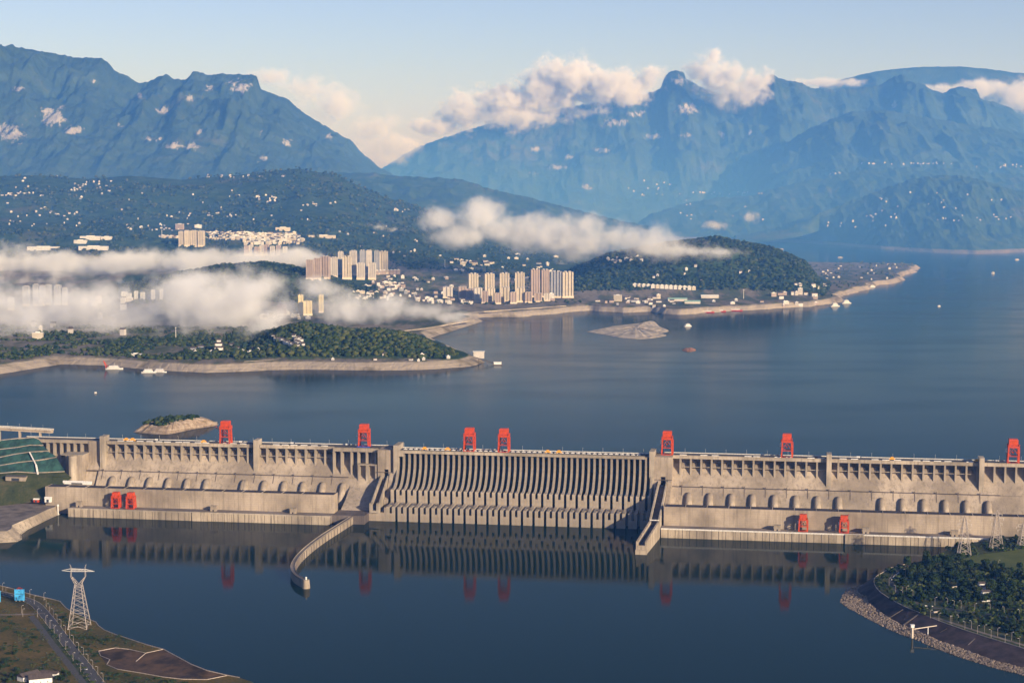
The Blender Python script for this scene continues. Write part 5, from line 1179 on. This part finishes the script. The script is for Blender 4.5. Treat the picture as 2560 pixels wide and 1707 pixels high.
# crown of shrubs and trees
def leaf_crown(n, rx, rz, leaf, seed, lobes=6):
    rr = random.Random(seed); mb = MB(); L = [(Vector((rr.uniform(-.55, .55)*rx, rr.uniform(-.55, .55)*rx, rr.uniform(-.5, .6)*rz)), rr.uniform(.4, .62)) for _ in range(lobes)]
    for i in range(n):
        c, s = rr.choice(L); d = Vector((rr.gauss(0, 1), rr.gauss(0, 1), rr.gauss(0, 1))).normalized(); r = rr.uniform(.55, 1)**.5
        p = c+Vector((d.x*rx*s*r, d.y*rx*s*r, d.z*rz*s*r)); a = Vector((rr.gauss(0, 1), rr.gauss(0, 1), rr.gauss(0, .6))).normalized(); b = a.cross(d+Vector((.1, .2, .3))).normalized(); k_ = leaf*rr.uniform(.6, 1.3)
        mb.add([p+a*k_, p+b*k_*.8, p-a*k_, p-b*k_*.8], [(0, 1, 2, 3)])
    return mb
TREES = []
for i in range(7):
    hh = R.uniform(7.5, 12.5); rx = R.uniform(3.2, 5.2); rz = hh*.36
    cm = leaf_crown(420, rx, rz, .95, 100+i, 8); cm.v = [(x, y, z+hh*.62) for x, y, z in cm.v]
    tk = MB().tube([(0, 0, -.5), (.1, 0, hh*.35), (.2, .1, hh*.7)], [.34, .25, .1], 6); tk.bar((.1, 0, hh*.4), (rx*.5, .3, hh*.68), .16).bar((.1, 0, hh*.45), (-rx*.5, -.4, hh*.7), .16)
    TREES.append((cm.mesh('crown', M['leaf']), tk.mesh('trunk', M['soil'])))
SHR = [leaf_crown(170, R.uniform(2.6, 4.2), R.uniform(1.5, 2.6), .8, 200+i, 5) for i in range(5)]
SHR = [s.mesh('shrub', M['leaf']) for s in SHR]
def tree(P, s, label, group):
    c_, t_ = R.choice(TREES); o = tag(empty('tree', P, R.uniform(0, 6.28)), label, 'tree', group); o.scale = (s, s, s*R.uniform(.85, 1.15))
    link('crown', c_, o); link('trunk', t_, o); return o
def shrub(P, s, label, group):
    o = link('shrub', R.choice(SHR), None, P, R.uniform(0, 6.28)); o.scale = (s, s, s); return tag(o, label, 'shrub', group)
def inside(p, poly_):
    c = False; n = len(poly_)
    for i in range(n):
        (x0, y0), (x1, y1) = poly_[i], poly_[(i+1) % n]
        if (y0 > p[1]) != (y1 > p[1]) and p[0] < (x1-x0)*(p[1]-y0)/(y1-y0)+x0: c = not c
    return c
def shrubs(n, box, bad, label, group, f=zb, s=(.6, 1.6), z=GZ):
    k_ = t_ = 0
    while k_ < n and t_ < 6000:
        t_ += 1
        x, y = R.uniform(box[0], box[1]), R.uniform(box[2], box[3])
        if bad(x, y): continue
        shrub(onz(*f(x, y), z-.2), R.uniform(*s), label, group); k_ += 1
def rdx(y): return np.interp(y, [p[1] for p in rd], [p[0] for p in rd])
lbp = [p for p in LB]
shrubs(95, (-20, 560, 590, 1210), lambda x, y: x > rdx(y)-175 or mnoise.noise(Vector((x*.008, y*.012, 3))) < -.12, 'dark shrub dotted over the meadow below the lane', 'shrubs on the meadow')
shrubs(70, (480, 1500, 480, 1080), lambda x, y: x < rdx(y)+60 or not inside((x, y-14), lbp) or (880 < x and 860 < y < 1100 and x > 900), 'dark shrub between the near road and the river wall', 'shrubs by the river wall')
shrubs(40, (900, 1700, 1090, 1210), lambda x, y: y < 1080+(x-1080)*.16+20 or x < rdx(y)+50, 'dark shrub below the earth basin', 'shrubs below the basin')
shrubs(34, (330, 900, 700, 1210), lambda x, y: abs(x-(rdx(y)-62)) > 16, 'shrub in the planted strip between the two near roads', 'shrubs in the planted strip')
shrubs(24, (0, 480, 330, 560), lambda x, y: abs(y-np.interp(x, [p[0] for p in rd], [p[1] for p in rd])) < 34 or y < np.interp(x, [p[0] for p in LB], [p[1] for p in LB])+14, 'shrub around the junction and the blue billboard', 'shrubs at the junction')
for i in range(26):
    x, y = R.uniform(-20, 170), R.uniform(900, 1210); tree(onz(*zb(x, y), GZ-.2), R.uniform(.5, .8), 'tree in the dark grove by the cottages in the picture corner', 'grove by the cottages')
for i in range(10):
    x, y = R.uniform(520, 640), R.uniform(1050, 1210); tree(onz(*zb(x, y), GZ-.2), R.uniform(.45, .7), 'tree between the cottages and the service road', 'trees by the service road')
def cottage(x, y, w, d, h, rz, lab):
    o = tag(empty('cottage', onz(*zb(x, y), GZ), rz), lab, 'house')
    MB().box(-w/2, w/2, -d/2, d/2, -.5, h).build('wall', M['white'], o)
    MB().prof([(-d/2-1, h+.02), (d/2+1, h+.02), (0, h+d*.34)], -w/2-.8, w/2+.8).build('roof', M['tile'], o)
    for s in (-.3, 0, .3): MB().box(w*s-.6, w*s+.6, -d/2-.06, -d/2-.01, 1.0, 2.4).build('window', M['glass_dark'], o)
cottage(265, 1165, 26, 13, 6, .9, 'white walled cottage with dark gable roof in the picture corner')
cottage(370, 1190, 28, 14, 6, .35, 'broad dark roofed cottage beside the gabled one')
cottage(455, 1140, 22, 9, 5, -.15, 'long low white house behind the dark roofed cottage')
def car(P, rz, m, lab):
    o = tag(empty('car', P, rz), lab, 'car')
    MB().add([(-2.2, -.9, .35), (2.2, -.9, .35), (2.2, .9, .35), (-2.2, .9, .35), (-2.2, -.9, .95), (2.2, -.9, .85), (2.2, .9, .85), (-2.2, .9, .95)], [(3, 2, 1, 0), (4, 5, 6, 7), (0, 1, 5, 4), (1, 2, 6, 5), (2, 3, 7, 6), (3, 0, 4, 7)]).build('body', m, o)
    MB().add([(-1.7, -.8, .96), (1.2, -.8, .92), (1.2, .8, .92), (-1.7, .8, .96), (-1.2, -.65, 1.5), (.5, -.65, 1.5), (.5, .65, 1.5), (-1.2, .65, 1.5)], [(4, 5, 6, 7), (0, 1, 5, 4), (1, 2, 6, 5), (2, 3, 7, 6), (3, 0, 4, 7)]).build('cabin', M['glass_dark'], o)
    for sx in (-1.35, 1.35):
        for sy in (-.92, .92): MB().tube([(sx, sy-.1, .34), (sx, sy+.1, .34)], .34, 10).build('wheel', M['black'], o)
    return o
car(onz(*zb(788, 1076), GZ+.07), -.7, M['white'], 'white car driving on the near road')

# ------------------------------------------------------------------ wooded bank, lower right
TZ = 17.0
WL = [(1500, 118), (1350, 186), (1160, 268), (980, 305), (790, 352), (720, 392), (650, 420), (560, 470), (450, 545), (330, 570), (278, 640), (256, 705), (330, 762), (430, 815), (520, 866), (700, 960), (900, 1050), (1100, 1122), (1300, 1208), (1500, 1284), (1700, 1346), (1900, 1408), (2222, 1490), (2500, 1560)]
RI = [(1500, 112), (1350, 180), (1160, 262), (980, 300), (790, 346), (722, 388), (655, 416), (580, 470), (500, 560), (440, 572), (450, 610), (545, 645), (560, 712), (640, 772), (760, 862), (900, 944), (1030, 990), (1160, 1045), (1310, 1115), (1500, 1180), (1700, 1255), (1900, 1325), (2222, 1410), (2500, 1480)]
TP = [(1500, 105), (1350, 172), (1165, 255), (985, 292), (790, 340), (730, 378), (690, 400), (650, 424), (626, 450), (618, 478), (624, 512), (645, 550), (690, 600), (780, 660), (900, 728), (1000, 775), (1110, 815), (1230, 870), (1400, 935), (1600, 1005), (1800, 1070), (2000, 1130), (2222, 1198), (2500, 1280)]
def line(pts, z): return [onz(*zt(*p), z) for p in pts]
wl, ri, tp = line(WL, -.5), line(RI, 4.0), line(TP, TZ)
ri = [w+(r-w) if i > 8 else w.lerp(t, .3) for i, (w, r, t) in enumerate(zip(wl, ri, tp))]
M['slope'] = mat_plain('dark_slope_stone', (.055, .036, .034), .95, .45, .05)
st_ = MB(); strip(ri, tp, st_); struct('bank_slope', st_, M['slope'])
rb = MB(); strip(wl, ri, rb); struct('shore_bed', rb, M['earth'])
# riprap stones: nobody could count them
rs = np.random.RandomState(12); V, Fc = ico(); pp = []
for i in range(8, len(WL)-1):
    a, b, c, d = wl[i], wl[i+1], ri[i], ri[i+1]
    L = (b-a).length; wd = (c-a).length
    for _ in range(int(L*wd/3.0)):
        u, v = rs.rand(), rs.rand(); pp.append(tuple(a.lerp(b, u).lerp(c.lerp(d, u), v)))
M['riprap'] = mat_plain('riprap_stone', (.24, .185, .14), .95, .4, .35)
pp = [pp[i] for i in rs.permutation(len(pp))[:5200]]
tag(clumps('riprap', pp, .8, 1.7, M['riprap'], 6, .7), 'pale riprap boulders lining the foot of the wooded bank', 'riprap', kind='stuff')
gpoly = [(p.x, p.y) for p in tp]+[tuple(onz(*zt(2500, 0), TZ).to_2d()), tuple(onz(*zt(2200, -12), TZ).to_2d()), tuple(onz(*zt(1900, 25), TZ).to_2d()), tuple(onz(*zt(1700, 68), TZ).to_2d())]
struct('wooded_bank', MB().prism(gpoly, -5, TZ), M['scrub'])
wall_thing('bank_kerb', tp[3:17], .7, .8, M['stone'], 'pale kerb curving round the head of the wooded bank', 'kerb')
wall_thing('bank_kerb', tp[17:], .8, .7, M['stone'], 'long thin kerb along the top of the dark slope', 'kerb')
for lab, a, b in (('broad', (1110, 818), (930, 948)), ('first thin', (930, 780), (790, 865)), ('second thin', (1400, 985), (1280, 1050)), ('third thin', (1700, 1090), (1600, 1180)), ('fourth thin', (2010, 1140), (1930, 1210))):
    A_, B_ = onz(*zt(*a), TZ-.3), onz(*zt(*b), 5.2)
    tag(MB().bar(A_, B_, 2.4 if lab == 'broad' else .8, .9).build('slope_stair', M['conc_dark']), lab+' stair strip running down the dark slope', 'stair', 'stair strips on the dark slope')
# drive, lawn, retaining wall, pavilion
LAWN = [(1960, 170), (2100, 150), (2300, 120), (2500, 110), (2500, 380), (2250, 385), (2100, 372), (1930, 330), (1860, 300), (1650, 285), (1560, 250), (1700, 200)]
M['lawn'] = mat_green('lawn', [(.3, (.05, .065, .016)), (.5, (.09, .105, .028)), (.7, (.13, .135, .04))], .03, .3)
struct('lawn', MB().add([onz(*zt(*p), TZ+.05) for p in LAWN], [tuple(range(len(LAWN)))]), M['lawn'])
DR = [(1010, 300), (900, 360), (830, 420), (800, 480), (840, 560), (930, 640), (1100, 720), (1250, 760), (1420, 775), (1600, 800), (1850, 835), (2222, 890), (2500, 930)]
_, _p = road('drive', DR, zt, TZ+.09, 8, M['asphalt'])
PR = [(1240, 880), (1400, 925), (1600, 992), (1800, 1055), (2000, 1115), (2222, 1180), (2500, 1260)]
_, _p = road('shore_path', [(x+14, y-16) for x, y in PR], zt, TZ+.09, 6, M['quay'])
wall_thing('bank_kerb', [onz(*zt(x, y), TZ) for x, y in ((800, 478), (830, 430), (900, 378), (1010, 330))], .6, 1.0, M['rail'], 'pale kerb on the inner side of the curving drive', 'kerb')
for x, y in ((955, 428), (780, 525), (925, 578), (967, 612), (850, 602), (925, 660), (1035, 655), (1270, 735), (1405, 742), (1475, 768), (1550, 772), (1695, 803), (1860, 805), (2010, 838), (2175, 868)):
    lamp_at(onz(*zt(x, y), TZ), 'pale lamp post along the curving drive under the trees', 'lamp posts on the drive', R.choice((0, math.pi)))
for x, y in ((1222, 874), (1312, 906), (1432, 938), (1450, 938), (1522, 926), (1590, 994), (1660, 988), (1725, 1042), (1800, 1034), (1870, 1084), (1940, 1066), (2020, 1134), (2090, 1112), (2175, 1180)):
    lamp_at(onz(*zt(x, y), TZ), 'pale lamp post in the row above the dark slope', 'lamp posts above the dark slope', R.choice((0, math.pi)))
lamp_at(onz(*zt(1948, 330), TZ), 'tall single lamp post on the lawn below a pylon', None)
for i, (x, y, w) in enumerate(((1772, 600, 40), (1815, 690, 52))):
    o = tag(empty('garden_hall', onz(*zt(x, y), TZ), .12), ('upper' if i == 0 else 'lower')+' white gabled garden hall among the trees of the wooded bank', 'hall')
    k_ = .28
    for j in range(3):
        zz = j*5.2; ww = w*k_*(1-.14*j)
        MB().box(-ww/2, ww/2, -4+j*1.5, 4+j*1.5, -1 if j == 0 else zz+.02, zz+3.6).build('wall', M['white'], o)
        MB().prof([(-6-j*-1.5, zz+3.62), (6-j*1.5, zz+3.62), (-j*1.5, zz+6.0)], -ww/2-1.4, ww/2+1.4).build('roof', M['tile'], o)
wall_thing('retaining_wall', [onz(*zt(x, y), TZ) for x, y in ((1370, 582), (1440, 568), (1505, 556))], 1.2, 4, M['stone'], 'pale retaining wall glimpsed among the trees', 'wall')
wall_thing('retaining_wall', [onz(*zt(x, y), TZ) for x, y in ((1230, 822), (1300, 812), (1370, 800))], 1.0, 2.2, M['stone'], 'short pale terrace wall near the head of the shore path', 'wall')
car(onz(*zt(892, 482), TZ+.1), .4, M['white'], 'white van parked by the bend of the drive')
for i, (x, y) in enumerate(((1160, 768), (1195, 772), (1235, 750), (1170, 745))): car(onz(*zt(x, y), TZ+.1), .3, M['white'], '%s pale car parked near the head of the shore path' % nth(i))
# gauge gallery standing in the water
g = onz(*zt(1028, 1088), 0); e_ = onz(*zt(1290, 952), TZ)
gg = tag(empty('gauge_tower', g), 'white water gauge tower with a footbridge to the dark slope', 'gauge tower')
MB().tube([(0, 0, -8), (0, 0, 15.5)], 1.5, 14).build('shaft', M['cream'], gg); MB().box(-2.3, 2.3, -2.3, 2.3, 15.52, 19).build('cabin', M['white'], gg); MB().box(-2.8, 2.8, -2.8, 2.8, 19.02, 19.6).build('roof', M['white'], gg)
E2 = e_-g; MB().bar((2.4, 1.0, 13), (E2.x, E2.y, 17.0), 1.3, 1.0).build('footbridge', M['cream'], gg); q = Vector((2.4, 1.0, 13)).lerp(Vector((E2.x, E2.y, 17)), .62); MB().box(-.5, .5, -.5, .5, -11, -.8).build('support', M['white'], gg, tuple(q))
# pylons on the wooded bank
pylon(onz(*zr(1888, 1196), TZ), 66, 9.5, 2.0, 60, 'arms', 'lattice pylon at the water end of the wooded bank, the nearer of two', .5)
pylon(onz(*zr(2137, 1148), TZ), 66, 9.5, 2.0, 60, 'arms', 'lattice pylon farther along the wooded bank, partly before the powerhouse', .5)
pylon(onz(*zr(2350, 1120), TZ), 40, 9, 2.4, 36, 'arms', 'reddish lattice mast cut by the picture edge above the lawn', .5)
# trees of the wooded bank
BP_ = TP+[(2500, 0), (2200, -12), (1900, 25), (1700, 68)]
drx = lambda x, y: min((x-a)**2+((y-b)*1.6)**2 for a, b in [(DR[i][0]+(DR[i+1][0]-DR[i][0])*k_/6, DR[i][1]+(DR[i+1][1]-DR[i][1])*k_/6) for i in range(len(DR)-1) for k_ in range(6)])
def forest(n, test, s, label, group, box=(630, 2300, 0, 1200)):
    k_ = t_ = 0
    while k_ < n and t_ < 9000:
        t_ += 1
        x, y = R.uniform(*box[:2]), R.uniform(*box[2:])
        if not inside((x, y), BP_) or inside((x, y), LAWN) or drx(x, y) < 26**2 or not test(x, y): continue
        tree(onz(*zt(x, y), TZ-.3), R.uniform(*s), label, group); k_ += 1
forest(150, lambda x, y: 255 < y < 720 and x > 930, (1.0, 1.6), 'dark tree in the dense wood behind the curving drive', 'trees of the dense wood', (900, 2300, 240, 740))
forest(92, lambda x, y: 600 < y and y < 860+(x-1240)*.29 and x > 1000 and not (1700 < x < 1900 and 540 < y < 760), (.75, 1.15), 'dark tree between the drive and the shore path', 'trees between drive and path', (1000, 2300, 620, 1150))
forest(26, lambda x, y: y < 730 and x < 960, (.6, .95), 'small tree on the rounded head of the wooded bank', 'trees on the bank head', (630, 970, 390, 740))
forest(34, lambda x, y: y < 180 and x > 1250, (.7, 1.1), 'tree along the water edge near the pylons', 'trees by the pylons', (1200, 2300, 10, 270))

rr = random.Random(77); up = []
while len(up) < 2600:
    x, y = rr.uniform(640, 2320), rr.uniform(20, 1150)
    if not inside((x, y), BP_) or inside((x, y), LAWN) or (1690 < x < 1930 and 540 < y < 770): continue
    if y > 730+(x-1000)*.12 and rr.random() < .55: continue
    if mnoise.noise(Vector((x*.006, y*.009, 7))) < -.22: continue
    if drx(x, y) < 22**2 or y > 830+(x-1240)*.27 and x > 1180: continue
    up.append(tuple(onz(*zt(x, y), TZ)))
tag(clumps('undergrowth', up, 1.6, 3.6, M['leaf'], 44, .75), 'dark undergrowth filling the gaps of the wood on the bank', 'undergrowth', kind='stuff')

up = []
rr = random.Random(5)
while len(up) < 1500:
    x, y = rr.uniform(-60, 1700), rr.uniform(400, 1240)
    if not inside((x, y-10), lbp) or abs(x-rdx(y)) < 42 or abs(x-rdx(y)+122) < 26 or (880 < x < 2100 and 860 < y < 1175 and y < 1175 and y > 880 and x > 900): continue
    if mnoise.noise(Vector((x*.007, y*.011, 2))) < -.05: continue
    up.append(tuple(onz(*zb(x, y), GZ-.1)))
tag(clumps('scrub', up, .5, 1.8, M['scrub'], 45, .6), 'tufts of olive scrub scattered over the near bank meadow', 'scrub', kind='stuff')
# ------------------------------------------------------------------ fog banks and clouds
def cloud(name, label, cat, d, lobes, depth, dens, nscale, soft=.75, rag=2.0, g=-.15, color=(.96, .96, .965), ab=(.6, .6, .6)):
    """one body of vapour: lobes (x, y, rx, ry) in photo units, standing at distance d; 'depth' is its half thickness"""
    m = d*K/F
    C = [(oy(x, y, d), rx*m, ry*m) for x, y, rx, ry in lobes]
    lo = Vector((min(p.x-1.35*a for p, a, b in C), d-1.2*depth, min(p.z-1.5*b for p, a, b in C)))
    hi = Vector((max(p.x+1.35*a for p, a, b in C), d+1.2*depth, max(p.z+1.7*b for p, a, b in C)))
    if lo.z < -8: lo.z = -8
    c = (lo+hi)/2; h = (hi-lo)/2
    k = NT(name+'_vapour'); P = k.coord()
    big = k.n('TexNoise'); k.l(P, big.inputs['Vector']); big.inputs['Scale'].default_value = 1/nscale; big.inputs['Detail'].default_value = 3; big.inputs['Roughness'].default_value = .68; big.inputs['Distortion'].default_value = .35
    cur = None
    for i, (p, a, b) in enumerate(C):
        q = k.vmath('MULTIPLY', k.vmath('SUBTRACT', P, tuple(p-c)), (1/a, 1/depth, 1/b))
        v = k.math('SUBTRACT', 1.0, k.vmath('LENGTH', q))
        cur = v if cur is None else k.math('SMOOTH_MAX', cur, v, .22)
    fine = k.n('TexNoise'); k.l(P, fine.inputs['Vector']); fine.inputs['Scale'].default_value = 3.6/nscale; fine.inputs['Detail'].default_value = 5; fine.inputs['Roughness'].default_value = .7
    f = k.math('ADD', cur, k.math('MULTIPLY', k.math('SUBTRACT', big.outputs[0], .5), rag*2))
    f = k.math('ADD', f, k.math('MULTIPLY', k.math('SUBTRACT', fine.outputs[0], .52), 2.5))
    de = k.math('MULTIPLY', k.math('POWER', k.smooth(f, -.12, soft), 1.6), dens)
    v = k.n('VolumePrincipled'); v.inputs['Color'].default_value = (*color, 1); v.inputs['Anisotropy'].default_value = g
    v.inputs['Absorption Color'].default_value = (*ab, 1); k.l(de, v.inputs['Density'])
    k.l(v.outputs[0], k.out.inputs['Volume'])
    o = MB().box(-h.x, h.x, -h.y, h.y, -h.z, h.z).build(name, k.m, None, tuple(c))
    return tag(o, label, cat, kind='stuff')
cloud('fog', 'upper white fog band lying across the town behind the dark wooded hill', 'fog', 8050, [(-60, 615, 150, 40), (60, 612, 110, 36), (160, 612, 120, 30), (300, 602, 140, 25), (430, 601, 120, 22), (560, 598, 120, 22), (665, 592, 75, 19), (90, 640, 130, 24)], 330, .0085, 260)
cloud('fog', 'broad billowing white fog bank over the waterfront town', 'fog', 6150, [(-40, 715, 130, 50), (90, 722, 110, 42), (190, 700, 90, 55), (300, 735, 140, 45), (430, 692, 80, 62), (445, 655, 42, 26), (545, 700, 95, 58), (592, 668, 48, 32), (620, 735, 55, 34), (250, 768, 190, 34), (480, 764, 140, 32), (90, 760, 120, 26)], 520, .006, 260)
cloud('fog', 'low fog tongue thinning over the bay beside the high-rises', 'fog', 6250, [(728, 664, 50, 26), (800, 706, 85, 34), (885, 706, 85, 28), (965, 714, 65, 18), (1040, 728, 50, 10)], 300, .006, 170)
cloud('fog', 'long ragged fog streamer drifting across the middle hills', 'fog', 7900, [(1000, 508, 40, 26), (1060, 545, 85, 26), (1112, 500, 50, 42), (1150, 528, 70, 36), (1215, 535, 100, 40), (1295, 528, 90, 40), (1335, 552, 100, 38), (1425, 548, 90, 34), (1490, 564, 90, 28), (1570, 574, 95, 16), (1650, 580, 55, 9)], 320, .0062, 230)
cloud('fog', 'small pale wisp above the slope left of the fog streamer', 'fog', 9500, [(845, 526, 38, 13), (905, 529, 26, 7)], 150, .009, 130)
cloud('fog', 'tiny wisp over the far river channel', 'fog', 13500, [(1640, 517, 26, 9), (1722, 500, 16, 12)], 180, .006, 160)
cloud('cloud', 'bright heaped cloud resting on the massif', 'cloud', 20000, [(1000, 292, 50, 20), (1080, 256, 72, 36), (1165, 240, 80, 42), (1250, 222, 85, 50), (1295, 180, 68, 46), (1375, 205, 72, 42), (1430, 215, 50, 28), (1180, 268, 110, 26)], 520, .014, 330, color=(.99, .98, .96), ab=(1, 1, 1))
cloud('cloud', 'soft faint cloud spilling into the saddle behind the cliffs', 'cloud', 18500, [(630, 178, 50, 20), (700, 205, 75, 36), (765, 240, 55, 42), (850, 300, 55, 40), (905, 335, 50, 30), (895, 362, 36, 16)], 500, .0035, 420, color=(.99, .98, .96), ab=(1, 1, 1))
cloud('cloud', 'small cloud left of the rounded summit', 'cloud', 20200, [(1482, 188, 40, 28), (1500, 165, 26, 14)], 320, .008, 260, color=(.99, .98, .96), ab=(1, 1, 1))
cloud('cloud', 'leaning plume of cloud right of the rounded summit', 'cloud', 20000, [(1612, 158, 34, 30), (1640, 128, 18, 22), (1655, 178, 52, 36), (1705, 212, 55, 32), (1730, 190, 36, 26)], 420, .010, 300, color=(.99, .98, .96), ab=(1, 1, 1))
cloud('cloud', 'low cloud behind the jagged end of the massif', 'cloud', 24200, [(2160, 206, 50, 12), (2250, 208, 70, 20), (2330, 226, 70, 34), (2420, 240, 60, 30), (1890, 190, 80, 9)], 500, .006, 380, color=(.99, .98, .96), ab=(1, 1, 1))
